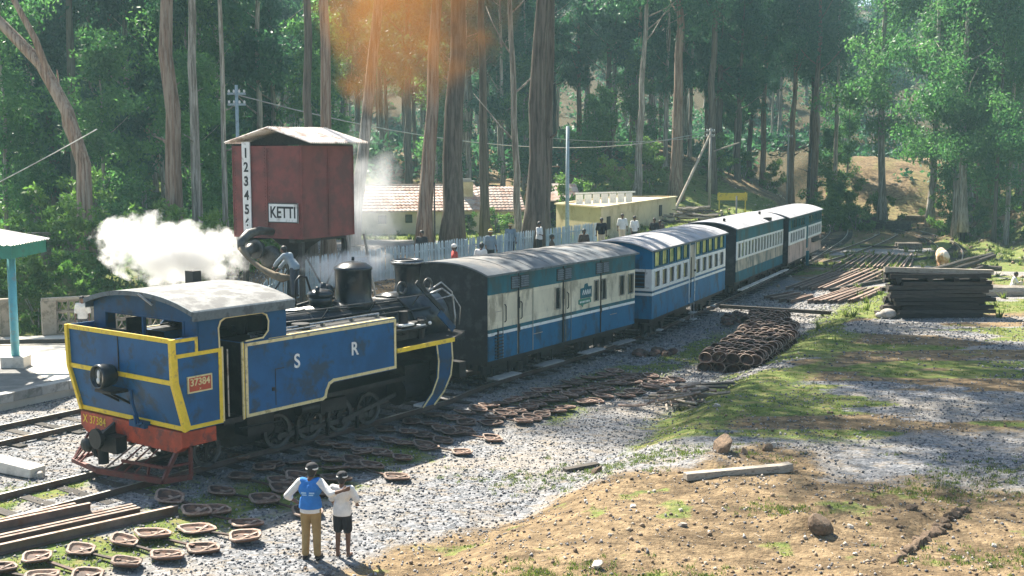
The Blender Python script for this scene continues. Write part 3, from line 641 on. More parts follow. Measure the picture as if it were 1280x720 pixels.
# ------------------------------------------------------------------ tracks
def resample(P, st):
    P = [Vector(p) for p in P]; out = [P[0].copy()]; d = 0
    for a, b_ in zip(P[:-1], P[1:]):
        L = (b_ - a).length; t_ = st - d
        while t_ <= L: out.append(a.lerp(b_, t_ / L)); t_ += st
        d = L - (t_ - st)
    return out
def offset(P, o):
    Q = []
    for i, p in enumerate(P):
        d = (P[min(i + 1, len(P) - 1)] - P[max(i - 1, 0)]).normalized(); Q.append(p + Vector((-d.y, d.x)) * o)
    return Q
RP = [(-.055, 0), (.055, 0), (.055, .012), (.012, .025), (.012, .10), (.033, .108), (.033, .135), (-.033, .135), (-.033, .108), (-.012, .10), (-.012, .025), (-.055, .012)]
def rail_run(P, z0, name, par):
    n = len(RP); v = []
    for i, p in enumerate(P):
        d = (P[min(i + 1, len(P) - 1)] - P[max(i - 1, 0)]).normalized(); s_ = Vector((-d.y, d.x))
        for a, h in RP: q = p + s_ * a; v.append((q.x, q.y, z0(q.x, q.y) + h))
    f = [(i * n + k, i * n + (k + 1) % n, (i + 1) * n + (k + 1) % n, (i + 1) * n + k) for i in range(len(P) - 1) for k in range(n)]
    me = bpy.data.meshes.new(name); me.from_pydata(v, [], f); me.materials.append(RAILM); me.materials.append(RAILTOP)
    me.polygons.foreach_set('material_index', [1 if k % n == 6 else 0 for k in range(len(f))]); me.update()
    return link(name, me, par)
def track(P, label, sl_name='sleeper', gauge=1.6, st=1.0, vis=lambda i, p: True):
    r = bpy.data.objects.new('railway_track', None); COL.objects.link(r); r['kind'] = 'structure'; r['label'] = label
    P = [Vector(p) for p in smooth_line(P, 3)]; C_ = resample(P, 1.2)
    zf = lambda x, y: .03
    for s_ in (-1, 1): rail_run(offset(C_, s_ * gauge / 2), zf, 'rail', r)
    sb = B(); sb.box(-1.25, 1.25, -.12, .12, -.10, .045); sm = sb.mesh('sleeper', SLP)
    for i, p in enumerate(resample(P, .85)):
        if not vis(i, p): continue
        C2 = resample(P, .85); d = (C2[min(i + 1, len(C2) - 1)] - C2[max(i - 1, 0)])
        link('sleeper', sm, r, (p.x, p.y, -.012 + rnd.uniform(-.01, .01)), (0, 0, math.atan2(d.y, d.x) + math.pi / 2 + rnd.uniform(-.02, .02)))
    return r
def visu(i, p): u = 640 + 1450 * p.x / max(p.y, 1); return p.y > 17 and -60 < u < 1300
track([a for a in TR], 'narrow railway track the train stands on', vis=visu)
track([(-23, 13.0), (-17.5, 22.4), (-14.9, 26.4), (-13.1, 29.07), (-11.9, 30.8), (-10.1, 33.6), (-8.6, 37)], 'second track along the platform edge', vis=visu)
track([(29.5, 78), (33.5, 88), (36.5, 99), (38, 110), (38, 120)], 'overgrown siding running out of the yard', vis=visu)
track([(20.2, 78), (24.8, 86), (30.5, 97), (34.5, 106)], 'yard siding right beside the last coach', vis=lambda i, p: False)
# ------------------------------------------------------------------ locomotive (local x forward, y left, z up, near side y = -1.9)
TH = R(37)
def veh_root(name, label, cat, P0, th, hw, group=None):
    s_, c_ = math.sin(th), math.cos(th)
    return thing(name, label, cat, (P0[0] - c_ * hw, P0[1] + s_ * hw, 0), math.pi / 2 - th, group)
L = veh_root('steam_locomotive', 'blue and yellow side-tank steam locomotive marked S R with red buffer beam', 'locomotive', (-6.21, 25.21), TH, 1.9)
HW = 1.9
def wheel(b_, x, y, r, wd=.12, sgn=-1, spokes=10):
    pass
def make_wheel(r, spoke_n, name='wheel'):
    t_ = B(); n = 28
    prof = [(r - .07, -.06), (r, -.06), (r + .03, -.085), (r + .03, -.06), (r, .06), (r - .07, .06)]
    vs = []
    for rr_, yy in prof:
        for k in range(n): a = 2 * math.pi * k / n; vs.append((rr_ * math.cos(a), yy, rr_ * math.sin(a)))
    m = len(prof)
    t_.add(vs, [(i * n + k, i * n + (k + 1) % n, ((i + 1) % m) * n + (k + 1) % n, ((i + 1) % m) * n + k) for i in range(m) for k in range(n)])
    ce = B(); ce.cyl((0, -.07, 0), (0, .07, 0), .1, n=14)
    for k in range(spoke_n):
        a = 2 * math.pi * k / spoke_n; ce.bar((.08 * math.cos(a), 0, .08 * math.sin(a)), ((r - .05) * math.cos(a), 0, (r - .05) * math.sin(a)), .05, .04, up=(0, 1, 0))
    a = B(); a.prism([(.35 * r * 2 * math.cos(q) * .95, .35 * r * 2 * math.sin(q) * .95) for q in np.linspace(-2.4, -.74, 9)], 'y', -.03, .04)
    return t_.mesh('tyre', STEELD, False), ce.mesh('spokes', BLK, False), a.mesh('balance_weight', BLK)
STEELD = mat('oily_tyre_steel', (.11, .11, .105), .45, .5, .3, 5, (.05, .045, .04), .5, 5, .2, 30, rand=.1)
DW, CW = make_wheel(.41, 12), make_wheel(.37, 8)
def put_wheel(x, y, z, W_, par, bw=True):
    tr_ = link('wheel', W_[0], par, (x, y, z)); link('spokes', W_[1], tr_)
    if bw: link('balance_weight', W_[2], tr_)
for y in (-.8, .8):
    for x in (2.23, 3.28, 4.33, 5.38): put_wheel(x, y, .57, DW, L)
    put_wheel(.1, y, .53, CW, L, False)
    b = B(); b.bar((2.23, y * 1.14, .44), (5.38, y * 1.14, .44), .05, .12)
    for x in (2.23, 3.28, 4.33, 5.38): b.cyl((x, y * 1.1, .44), (x, y * 1.2, .44), .09)
    b.obj('coupling_rod', STEELD, L)
    b = B(); b.bar((4.33, y * 1.24, .46), (6.5, y * 1.24, .85), .05, .10); b.cyl((4.33, y * 1.2, .44), (4.33, y * 1.3, .44), .11); b.obj('connecting_rod', STEELD, L)
    b = B(); b.cyl((6.35, y * 1.25, .88), (7.35, y * 1.25, .88), .34, n=20); b.cyl((6.3, y * 1.25, .88), (6.36, y * 1.25, .88), .38, n=20); b.cyl((7.34, y * 1.25, .88), (7.4, y * 1.25, .88), .38, n=20)
    b.box(6.35, 7.35, y * 1.25 - .3, y * 1.25 + .3, 1.15, 1.6); b.obj('cylinder', BLK, L)
b = B()
for y in (-.62, .62): b.box(-.9, 7.6, y - .05, y + .05, .62, 1.22)
b.box(-.9, 7.8, -1.3, 1.3, 1.22, 1.33)
for x in (-.6, 1.2, 3.8, 6.0): b.box(x, x + .1, -.6, .6, .7, 1.1)
b.box(.9, 1.7, -1.35, -.9, .75, 1.2); b.box(1.0, 2.9, -.58, .58, .35, 1.0)
b.obj('frame', BLK, L)
for x in (2.75, 3.8, 4.85): b = B(); b.bar((x, -.95, .15), (x, -.95, .6), .1, .06); b.obj('brake_block', BLK, L)
b = B(); b.tube([(-.4, -1.5, 1.2), (-.4, -1.5, .5), (-.2, -1.5, .4)], .03); b.obj('sand_pipe', BLK, L); b = B(); b.tube([(.6, -1.4, 1.0), (1.9, -1.4, .95), (2.1, -1.4, .6)], .025, 6); b.obj('steam_pipe', BLK, L)
b = B(); b.box(3.3, 4.2, -1.25, -1.05, .85, 1.15); b.obj('tool_locker', BLK, L); b = B(); b.cyl((2.6, -1.2, 1.05), (3.2, -1.2, 1.05), .14); b.obj('air_cylinder', BLK, L)
# bunker: rear plate with upper upright half and lower half raked forward
def outline(pts, wdt, y0, y1, mt, name='trim', par=L, closed=True):
    """border strip laid along a polygon in the x-z plane between y0 and y1"""
    b_ = B(); n = len(pts)
    for i in range(n if closed else n - 1):
        (x0, z0), (x1, z1) = pts[i], pts[(i + 1) % n]; dx, dz = x1 - x0, z1 - z0; l = math.hypot(dx, dz); ux, uz = dx / l * wdt / 2, dz / l * wdt / 2
        nx_, nz_ = -uz, ux; e = .998 if i % 2 else 1.0
        b_.prism([(x0 - ux + nx_, z0 - uz + nz_), (x1 + ux + nx_, z1 + uz + nz_), (x1 + ux - nx_, z1 + uz - nz_), (x0 - ux - nx_, z0 - uz - nz_)], 'y', y0 - (.002 if i % 2 else 0), y1)
    return b_.obj(name, mt, par)
b = B()
RX = [-1.53, -1.50, -1.22]  # top, middle, bottom of the rear plate
side = [(-1.53, 3.05), (-1.50, 2.42), (-1.22, 1.36), (-.22, 1.36), (-.22, 3.05)]
b.prism(side, 'y', -HW, -HW + .04); b.prism(side, 'y', HW - .04, HW)
b.prism([(-1.50, 2.42), (-1.53, 3.38), (-1.48, 3.38), (-1.45, 2.42)], 'y', -HW + .04, HW - .04)
b.prism([(-1.22, 1.36), (-1.50, 2.42), (-1.45, 2.42), (-1.17, 1.36)], 'y', -HW + .04, HW - .04)
b.box(-1.46, -.2, -HW + .04, HW - .04, 2.85, 2.9)
b.box(-1.525, -.86, -HW, -HW + .035, 3.053, 3.38); b.box(-1.525, -.86, HW - .035, HW, 3.053, 3.38)
bunk = b.obj('bunker', BLUE, L)
b = B(); b.cm = 0
for (z, x) in ((3.34, -1.545), (2.44, -1.518), (1.41, -1.245)):
    b.box(x - .012, x + .02, -HW - .01, HW + .01, z - .05, z + .05)
for y in (-HW - .008, HW + .008):
    b.bar((-1.53, y, 3.38), (-1.51, y, 2.42), .10, .12); b.bar((-1.51, y, 2.44), (-1.23, y, 1.37), .10, .12)
b.obj('rear_trim', YEL, bunk)
for y in (-HW, HW):
    s_ = -1 if y < 0 else 1
    outline([(-1.44, 3.0), (-1.42, 2.42), (-1.14, 1.42), (-.28, 1.42), (-.28, 3.0)], .085, min(y, y + s_ * .012), max(y, y + s_ * .012), YEL, 'side_trim', bunk)
    outline([(-1.47, 3.33), (-.9, 3.33), (-.9, 3.05)], .07, min(y, y + s_ * .012), max(y, y + s_ * .012), YEL, 'coal_rail_trim', bunk, False)
b = B(); b.box(-1.535, -1.515, -.012, .012, 2.5, 3.28); b.obj('seam', BLK, bunk)
b = B(); g = random.Random(2)
for k in range(160): b.ell((g.uniform(-1.4, -.3), g.uniform(-1.7, 1.7), 2.93 + g.random() * .18), (g.uniform(.05, .12),) * 3, 5, 4)
stuff(b.obj('coal', BLK, L))
b = B(); b.box(-.95, -.84, -1.7, 1.7, 2.92, 3.08); b.box(-1.3, -.95, .5, 1.3, 2.95, 3.3); b.obj('tool_box', BLK, L)
# headlight, bracket and hose on the rear plate
b = B(); b.lathe([(.12, .30), (.23, .28), (.265, .10), (.275, -.06), (.26, -.10), (.235, -.10), (.225, 0), (.09, .12)], 24, (-1.88, 0.15, 2.42), 'x'); hl = b.obj('headlight', BLKG, L, True)
b = B(); b.lathe([(.02, .10), (.12, .06), (.215, -.02), (.215, -.03), (.02, -.03)], 24, (-1.86, .15, 2.42), 'x'); b.obj('lamp_glass', MATS['polished_rail'], hl, True)
b = B(); b.ell((-1.93, .15, 2.47), (.03, .05, .10)); b.ell((-1.93, .17, 2.33), (.03, .06, .07)); b.obj('bulb', WHT, hl, True)
b = B(); b.box(-1.85, -1.4, -.15, .45, 2.04, 2.10); b.bar((-1.8, -.05, 2.06), (-1.3, -.05, 1.75), .05); b.bar((-1.8, .35, 2.06), (-1.3, .35, 1.75), .05)
b.obj('lamp_bracket', BLK, L)
b = B(); b.tube([(-1.44, -.3, 2.1), (-1.45, -.35, 1.8), (-1.40, -.45, 1.45), (-1.42, -.55, 1.3)], .035); b.tube([(-1.46, -.42, 1.55), (-1.50, -.52, 1.35), (-1.46, -.7, 1.42)], .03); b.box(-1.42, -1.22, -.7, -.15, 1.28, 1.42)
b.obj('pipe_bracket', BLUED, L)
# rear buffer beam, coupler and cowcatcher
b = B(); b.prism([(-HW + .03, 1.335), (HW - .03, 1.335), (HW - .03, 1.0), (HW - .25, .86), (-HW + .25, .86), (-HW + .03, 1.0)], 'x', -1.32, -1.10)
b.box(-1.10, -.4, -HW + .03, -HW + .09, 1.0, 1.33); b.obj('buffer_beam', RED, L, bevel=.015)
text_obj('X 37384', .27, MATS['yellow_trim'], L, (-1.325, 1.32, 1.17), (R(90), 0, R(-90)), 'running_number', .004, .95)
b = B(); b.cyl((-1.32, .55, .95), (-1.75, .55, .95), .09); b.cyl((-1.75, .55, .95), (-1.83, .55, .95), .23, n=18); b.ell((-1.78, .95, .75), (.1, .2, .16)); b.tube([(-1.35, .9, 1.0), (-1.6, 1.0, .8), (-1.6, .9, .5), (-1.5, .7, .4)], .05)
b.box(-1.6, -1.32, .1, 1.0, .62, 1.0); b.prism([(-1.75, 1.0), (-1.33, 1.25), (-1.33, .9)], 'y', .5, .58); b.tube([(-1.5, 1.0, .95), (-1.6, 1.15, .65), (-1.45, 1.1, .42)], .035); b.cyl((-1.5, .75, .3), (-1.5, .75, .7), .12)
b.obj('coupler', BLK, L)
b = B()
zb = .30
def cb(p, q, w_=.05, h_=.05): b.bar(p, q, w_, h_)
cb((-1.75, 1.55, zb), (-1.95, .3, zb), .09, .09); cb((-1.95, .3, zb), (-1.60, -1.55, zb), .09, .12); cb((-1.75, 1.55, zb), (-1.0, 1.75, zb), .06, .08); cb((-1.60, -1.55, zb), (-1.0, -1.75, zb), .07, .12)
cb((-1.60, -1.55, zb), (-1.25, -1.6, .9), .08, .08); cb((-1.0, -1.72, zb), (-1.0, -1.72, .95), .07, .07); cb((-1.75, 1.55, zb), (-1.25, 1.6, .9), .05, .05); cb((-1.0, 1.72, zb), (-1.0, 1.72, .95), .05, .05)
cb((-1.57, -1.5, .58), (-1.74, -.3, .58), .05, .06); cb((-1.62, -1.05, zb), (-1.58, -1.05, .58)); cb((-1.60, -1.52, .58), (-1.0, -1.72, .6))
b.obj('cowcatcher', REDB, L)
for k in range(4):
    y = -.15 - k * .27; b = B(); b.bar((-1.93 + .07 * k, y + .30, zb + .02), (-1.33, y - .1, .88), .035, .035); b.obj('cowcatcher_bar', REDB if k else RUSTL, L)
for k in range(3):
    y = 1.45 - k * .16; b = B(); b.bar((-1.80 - .03 * k, y, zb + .02), (-1.33, y - .15, .88), .035, .035); b.obj('cowcatcher_bar', REDB, L)
# cab
b = B()
zr = 3.84
b.box(-.86, -.82, -HW + .02, -1.45, 3.04, zr); b.box(-.86, -.82, 1.45, HW - .02, 3.04, zr)          # rear wall beside windows
b.box(-.86, -.82, -1.45, 1.45, 3.66, zr); b.prism([(-HW + .02, zr), (HW - .02, zr), (1.2, zr + .2), (0, zr + .3), (-1.2, zr + .2)], 'x', -.86, -.82)
b.box(-.86, -.82, -1.45, 1.45, 2.9, 3.14)
for y0_, y1_ in ((-HW, -HW + .04), (HW - .04, HW)):
    b.box(-.82, -.30, y0_, y1_, 3.056, zr); b.box(-.30, 1.12, y0_, y1_, 3.70, zr)
    b.box(1.12, 1.65, y0_, y1_, 3.08, zr)
    b.prism([(-.30, 3.70), (-.30, 3.50), (-.24, 3.64), (-.10, 3.70)], 'y', y0_ + .002, y1_ - .002); b.prism([(1.12, 3.70), (1.12, 3.50), (1.06, 3.64), (.92, 3.70)], 'y', y0_ + .002, y1_ - .002)
    b.prism([(.42, 3.06), (.42, 3.09), (.95, 3.09), (1.12, 3.25), (1.12, 3.06)], 'y', y0_ + .003, y1_ - .003)
b.box(1.60, 1.65, -HW + .04, -.95, 3.0, zr); b.box(1.60, 1.65, .95, HW - .04, 3.0, zr); b.box(1.60, 1.65, -.95, .95, 3.55, zr)
b.prism([(-HW + .04, zr), (HW - .04, zr), (1.2, zr + .2), (0, zr + .3), (-1.2, zr + .2)], 'x', 1.60, 1.65)
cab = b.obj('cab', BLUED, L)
outline([(-.28, 2.98), (-.30, 3.48), (-.24, 3.62), (-.10, 3.69), (.92, 3.69), (1.06, 3.62), (1.12, 3.48), (1.10, 3.26), (.95, 3.12), (.46, 3.10)], .035, -HW - .012, -HW, CRM, 'opening_trim', cab, False)
b = B(); b.box(-.24, -.19, -HW - .01, -HW + .03, 1.4, 3.06); b.box(.33, .37, -HW - .01, -HW + .03, 1.34, 3.08); b.obj('door_post', CRM, cab)
b = B(); b.tube([(-.12, -HW - .06, 1.5), (-.12, -HW - .06, 3.0)], .018, 6); b.obj('handrail', STEEL, cab)
# rear cab window frame + opening bars
b = B()
for (y0_, y1_) in ((-1.47, -1.41), (-.03, .03), (1.41, 1.47)): b.box(-.875, -.81, y0_, y1_, 3.14, 3.66)
b.box(-.875, -.81, -1.41, 1.41, 3.135, 3.17); b.box(-.875, -.81, -1.41, 1.41, 3.63, 3.665); b.obj('window_frame', BLUED, cab)
b = B(); b.box(-.84, 1.6, -HW + .05, HW - .05, 1.34, 1.40); b.box(-.2, .35, -HW + .02, HW - .02, 1.30, 1.42); b.box(1.45, 1.62, -1.3, 1.3, 1.4, 3.5)
b.cyl((1.0, 0, 2.4), (1.6, 0, 2.4), .72, n=20); b.cyl((1.35, .3, 3.0), (1.44, .3, 3.0), .13); b.cyl((1.35, -.3, 3.1), (1.44, -.3, 3.1), .10); b.tube([(1.4, -.8, 2.0), (1.2, -.9, 2.6), (1.4, -.8, 3.3)], .03)
b.box(-.8, -.74, -1.7, 1.7, 1.4, 2.9); b.box(-.195, -.18, -HW + .05, HW - .05, 1.42, 2.98); b.box(-.18, .37, HW - .3, HW - .27, 1.42, 3.4)  # black sheets added to put the cab's shade into the door gap
b.obj('backhead_and_shade_sheets', BLK, L)
# arched roof
def arch(hw, z0, rise, n=16, th=.05):
    top = [(hw * math.sin(a), z0 + rise * (math.cos(a) - math.cos(1.15)) / (1 - math.cos(1.15))) for a in [0]]
    pts = []
    for k in range(n + 1):
        t_ = -1 + 2 * k / n; pts.append((t_ * hw, z0 + rise * (1 - abs(t_) ** 2.2)))
    return pts + [(p[0] * (1 - .01), p[1] - th) for p in pts[::-1]]
b = B(); b.prism(arch(HW + .07, 3.92, .30), 'x', -1.02, 1.86); roof = b.obj('cab_roof', LROOF, L, bevel=.01)
b = B()
for s_ in (-1, 1): b.prism([(s_ * (HW + .065), 3.93), (s_ * (HW + .10), 3.90), (s_ * (HW + .075), 3.70), (s_ * (HW + .045), 3.72)][::s_], 'x', -1.02, 1.86)
b.prism([(p[0], p[1] + .02) for p in arch(HW + .085, 3.90, .30, th=.10)], 'x', -1.06, -1.02)
b.obj('roof_fascia', LFASC, roof)
b = B(); b.box(1.3, 1.55, 1.0, 1.3, 4.1, 4.42); b.obj('roof_vent', BLK, roof)
b = B(); b.tube([(-1.0, -.55, 3.95), (-1.18, -.3, 4.2)], .025, 6); b.obj('roof_handle', STEEL, roof)
# side tanks
for sg in (-1, 1):
    tp = [(.40, 3.06), (.40, 1.35), (2.78, 1.35), (2.90, 1.42), (2.93, 1.58), (3.02, 1.70), (3.15, 1.74), (5.37, 1.74), (5.37, 3.06)]
    b = B(); y0_, y1_ = sorted((sg * HW, sg * (HW - .95))); b.prism(tp, 'y', y0_, y1_); tk = b.obj('side_tank', BLUE, L, bevel=.012)
    ya, yb = sorted((sg * HW, sg * (HW + .014)))
    o = .05
    outline([(.40 + o, 3.06 - o), (.40 + o, 1.35 + o), (2.75, 1.35 + o), (2.84, 1.44), (2.88, 1.58), (2.98, 1.74), (3.12, 1.80), (5.37 - o, 1.80), (5.37 - o, 3.06 - o)], .07, ya, yb, CRM if sg < 0 else YEL, 'border', tk)
    b = B(); b.box(.385, .40, *sorted((sg * HW, sg * (HW - .09))), 1.35, 3.06); b.obj('edge_trim', YEL, tk)
    b = B(); b.box(.42, 5.35, *sorted((sg * (HW - .02), sg * (HW - .10))), 3.06, 3.085); b.obj('tank_edge', CRM, tk)
    b = B(); yy = sg * (HW - .45)
    b.tube([(.9, yy, 3.16), (5.2, yy, 3.16)], .03, 6); b.tube([(.8, yy + .2 * sg, 3.12), (2.8, yy + .2 * sg, 3.14)], .025, 6)
    for x in (1.0, 2.0, 3.2, 4.2, 5.1): b.box(x, x + .06, yy - .06, yy + .06, 3.06, 3.15)
    b.obj('tank_rail', STEEL if sg < 0 else BLK, tk)
    b = B(); b.cyl((2.6 if sg < 0 else 2.4, sg * 1.35, 3.06), (2.6 if sg < 0 else 2.4, sg * 1.35, 3.2), .22, n=18); b.obj('filler_lid', BLK, tk)
    b = B(); b.box(.45, 5.33, *sorted((sg * (HW - .12), sg * (HW - .94))), 3.061, 3.07); b.box(.374, .384, *sorted((sg * (HW - .10), sg * (HW - .94))), 1.37, 3.05); b.obj('top_plate_and_shade_sheet', BLK, tk)  # black rear sheet stands in for shade in the door gap
    b = B(); b.box(1.28, 1.30, sg * HW - .006, sg * HW + .006, 1.5, 2.35); b.box(1.30, 1.55, sg * HW - .006, sg * HW + .006, 2.33, 2.35); b.box(1.18, 1.25, sg * HW - .02, sg * HW + .02, 1.85, 1.93); b.obj('panel_seam', BLK, tk)
text_obj('S', .46, WHT, L, (1.96, -HW - .004, 2.42), (R(90), 0, 0), 'lettering', .004, .9, .008)
text_obj('R', .46, WHT, L, (3.86, -HW - .004, 2.46), (R(90), 0, 0), 'lettering', .004, .9, .008)
b = B(); b.box(-1.15, -.55, -HW - .035, -HW, 2.18, 2.52); pl = b.obj('number_plate', PLATE, L)
b = B()
for q in ((-1.17, -.53, 2.50, 2.53), (-1.17, -.53, 2.17, 2.20), (-1.17, -1.14, 2.2, 2.5), (-.56, -.53, 2.2, 2.5)): b.box(q[0], q[1], -HW - .042, -HW, q[2], q[3])
b.obj('plate_rim', CRM, pl); text_obj('37384', .22, MATS['cream_trim'], pl, (-.85, -HW - .038, 2.39), (R(90), 0, 0), 'lettering', .004, .95, .004)
text_obj('X', .07, MATS['cream_trim'], pl, (-.85, -HW - .038, 2.24), (R(90), 0, 0), 'lettering', .003)
# boiler
b = B(); b.lathe([(.78, 1.6), (.80, 1.65), (.80, 5.0), (.84, 5.02), (.84, 5.10), (.80, 5.12), (.80, 7.0), (.86, 7.02)], 32, (0, 0, 2.55), 'x'); bo = b.obj('boiler', BLKG, L, True)
b = B(); b.lathe([(.86, 7.02), (.88, 7.05), (.88, 8.7), (.86, 8.74), (.6, 8.76)], 32, (0, 0, 2.55), 'x'); sb_ = b.obj('smokebox', BLKG, L, True)
b = B(); b.lathe([(.62, 8.74), (.60, 8.82), (.3, 8.9), (.05, 8.92)], 24, (0, 0, 2.55), 'x'); b.bar((8.92, -.4, 2.55), (8.92, .4, 2.55), .06, .08); b.obj('smokebox_door', BLK, sb_, True)
b = B()
for x in (2.6, 3.7, 4.8, 6.2): b.lathe([(.80, x), (.815, x + .005), (.815, x + .06), (.80, x + .065)], 32, (0, 0, 2.55), 'x')
b.obj('boiler_band', STEELD, bo, True)
b = B(); b.lathe([(.56, 3.1), (.52, 3.35), (.49, 3.42), (.49, 4.16), (.515, 4.18), (.515, 4.23), (.48, 4.26), (.35, 4.35), (.12, 4.40), (.04, 4.40)], 32, (5.76, 0, 0)); b.cyl((5.76, 0, 4.42), (5.76, 0, 4.52), .04); b.obj('steam_dome', BLKG, L, True)
b = B(); b.lathe([(.50, 3.25), (.40, 3.40), (.34, 3.6), (.37, 4.10), (.40, 4.14), (.46, 4.17), (.47, 4.25), (.45, 4.29), (.37, 4.30), (.33, 4.26), (.31, 3.7), (.05, 3.6)], 28, (7.92, 0, 0)); ch = b.obj('chimney', BLKG, L, True)
b = B(); b.lathe([(.468, 4.19), (.48, 4.22), (.472, 4.25)], 28, (7.92, 0, 0)); b.obj('chimney_rim', STEEL, ch, True)
b = B(); b.cyl((4.55, 0, 3.3), (4.55, 0, 3.62), .3, n=18); b.ell((4.55, 0, 3.62), (.36, .36, .16)); b.cyl((4.3, -.15, 3.6), (4.3, -.15, 3.85), .06); b.cyl((4.75, .1, 3.6), (4.75, .1, 3.9), .08); b.ell((4.98, .2, 3.65), (.2, .2, .2)); b.obj('safety_valve', BLKG, L, True)
b = B(); b.tube([(3.95, .3, 3.2), (3.98, .3, 4.0), (4.1, .28, 4.12), (4.3, .25, 4.08), (4.4, .2, 3.7)], .03, 6); b.tube([(1.65, -.3, 3.3), (3.0, -.35, 3.36), (5.0, -.5, 3.25), (7, -.5, 3.25)], .03, 6); b.tube([(1.65, -.55, 3.15), (4.0, -.68, 3.1), (7.1, -.7, 3.1)], .035, 6)
b.tube([(1.65, -.75, 3.0), (7.9, -.86, 3.0)], .03, 6); b.tube([(3.2, .5, 3.2), (4.8, .5, 3.4), (7.0, .5, 3.4)], .04, 6); b.tube([(6.4, -.2, 3.4), (6.9, -.5, 3.35), (7.1, -.85, 3.0), (7.2, -1.0, 2.5)], .035, 6)
b.obj('pipework', BLK, L, True)
b = B(); b.tube([(8.0, -.6, 3.3), (8.6, -.7, 3.45), (8.95, -.8, 3.2), (9.0, -.85, 2.6), (8.9, -.9, 2.3)], .03, 6); b.tube([(8.1, -.5, 3.35), (8.8, -.5, 3.6), (9.15, -.6, 3.3), (9.2, -.7, 2.6)], .025, 6); b.tube([(8.2, -.7, 3.15), (8.9, -.85, 3.25), (9.05, -1.0, 2.9), (9.0, -1.0, 2.4)], .02, 6); b.obj('front_pipe', STEEL, L, True)
for x in (7.35, 8.45):
    b = B(); b.tube([(x + .17 * math.cos(a), -.3, 3.55 + .17 * math.sin(a)) for a in np.linspace(0, 2 * math.pi, 15)], .035, 7); b.obj('lifting_ring', STEELD, L, True)
b = B(); b.bar((7.45, -.75, 3.75), (8.3, -1.0, 2.85), .12, .05, up=(0, -1, 0)); b.obj('stay_bar', BLK, L); b = B(); b.bar((8.0, -1.1, 2.85), (8.45, -1.25, 2.35), .2, .04, up=(0, -1, 0)); b.obj('step_plate', BLUED, L)
b = B(); b.tube([(1.7, -.95, 3.4), (8.0, -.98, 3.4)], .018, 6)
for x in (2.2, 3.9, 5.6, 7.3): b.cyl((x, -.72, 3.1), (x, -.97, 3.4), .02, n=6)
b.obj('boiler_handrail', STEELD, L)
b = B(); b.box(5.5, 7.0, -1.35, -.85, 2.33, 2.75); b.cyl((6.3, -1.3, 2.4), (6.3, -1.3, 3.1), .13); b.cyl((6.9, -1.4, 2.3), (6.9, -1.4, 2.8), .1); b.ell((7.2, -1.15, 2.75), (.15, .15, .1)); b.box(5.6, 6.2, -1.5, -1.4, 2.4, 2.5); b.cyl((5.7, -1.5, 2.62), (7.0, -1.5, 2.62), .05)
b.obj('air_pump', BLK, L)
b = B(); b.box(6.0, 6.5, -1.52, -1.38, 2.72, 2.77); b.box(6.7, 6.95, -1.52, -1.4, 2.66, 2.70); b.ell((7.15, -1.5, 2.7), .05); b.obj('valve_fitting', WHT, L)
# front running plate with curved front apron
fp = [(5.38, -1.88), (7.35, -1.88), (7.75, -1.80), (8.5, -1.5), (9.0, -1.2), (9.0, 1.2), (8.5, 1.5), (7.75, 1.80), (7.35, 1.88), (5.38, 1.88)]
b = B(); b.prism(fp, 'z', 2.18, 2.24); rp = b.obj('running_plate', BLK, L)
b = B(); P_ = fp[:5]
b.bar((5.38, -1.912, 2.21), (7.74, -1.86, 2.21), .05, .11)
b.obj('edge_trim', YEL, rp)
b = B(); cur = [(7.62, 2.18), (7.66, 1.7), (7.58, 1.25), (7.30, .85), (6.90, .55)]; cur2 = [(x - .62 + .16 * k / 4, z) for k, (x, z) in enumerate(cur)]
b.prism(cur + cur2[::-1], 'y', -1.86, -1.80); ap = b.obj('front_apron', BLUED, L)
outline(cur, .045, -1.875, -1.86, CRM, 'border', ap, False); outline(cur2, .045, -1.875, -1.86, CRM, 'border', ap, False)
b = B(); b.prism(cur + [(x - .04, z) for x, z in cur[::-1]], 'y', -1.80, 1.86); b.obj('front_plate', BLK, ap)
b = B(); b.box(6.45, 6.95, -1.75, -1.5, .52, .58); b.obj('front_step', WHT, L); b = B(); b.box(8.75, 9.05, -1.2, 1.2, .9, 1.35); b.obj('front_beam', BLK, L)
b = B(); b.cyl((9.0, 0, 1.05), (9.6, 0, 1.05), .1); b.cyl((9.6, 0, 1.05), (9.68, 0, 1.05), .26, n=18); b.obj('front_coupler', BLK, L)

# ------------------------------------------------------------------ coaches (local x forward, near side y = -hw, far side y = hw)
def bogie(par, x, hw):
    bg_ = B(); bg_.box(x - 1.2, x + 1.2, -.75, .75, .55, .85)
    for y in (-.95, .95): bg_.box(x - 1.3, x + 1.3, y - .06, y + .06, .45, .75)
    for q in (-.7, .7):
        for y in (-1.0, 1.0): bg_.box(x + q - .13, x + q + .13, y - .1, y + .1, .35, .62)
    o_ = bg_.obj('bogie', BLK, par)
    for q in (-.7, .7):
        for y in (-.8, .8): w_ = link('wheel', CW[0], o_, (x + q, y, .53)); w_.scale = (.95, 1, .95)
def pane_at(par, x0, x1, z0, z1, y, m, fm, fw=.05, name='window', fd=.03):
    """a framed window standing 3 cm proud of the side, pane set back"""
    b_ = B(); yo, yi = sorted((y, y + math.copysign(fd, y)))
    b_.box(x0 - fw, x1 + fw, yo, yi, z0 - fw, z0); b_.box(x0 - fw, x1 + fw, yo, yi, z1, z1 + fw); b_.box(x0 - fw, x0, yo, yi, z0, z1); b_.box(x1, x1 + fw, yo, yi, z0, z1)
    o_ = b_.obj(name, fm, par)
    c_ = B(); ym, yn = sorted((y - math.copysign(.045, y), y - math.copysign(.03, y))); c_.box(x0, x1, ym, yn, z0, z1); c_.obj('pane', m, o_)
    return o_
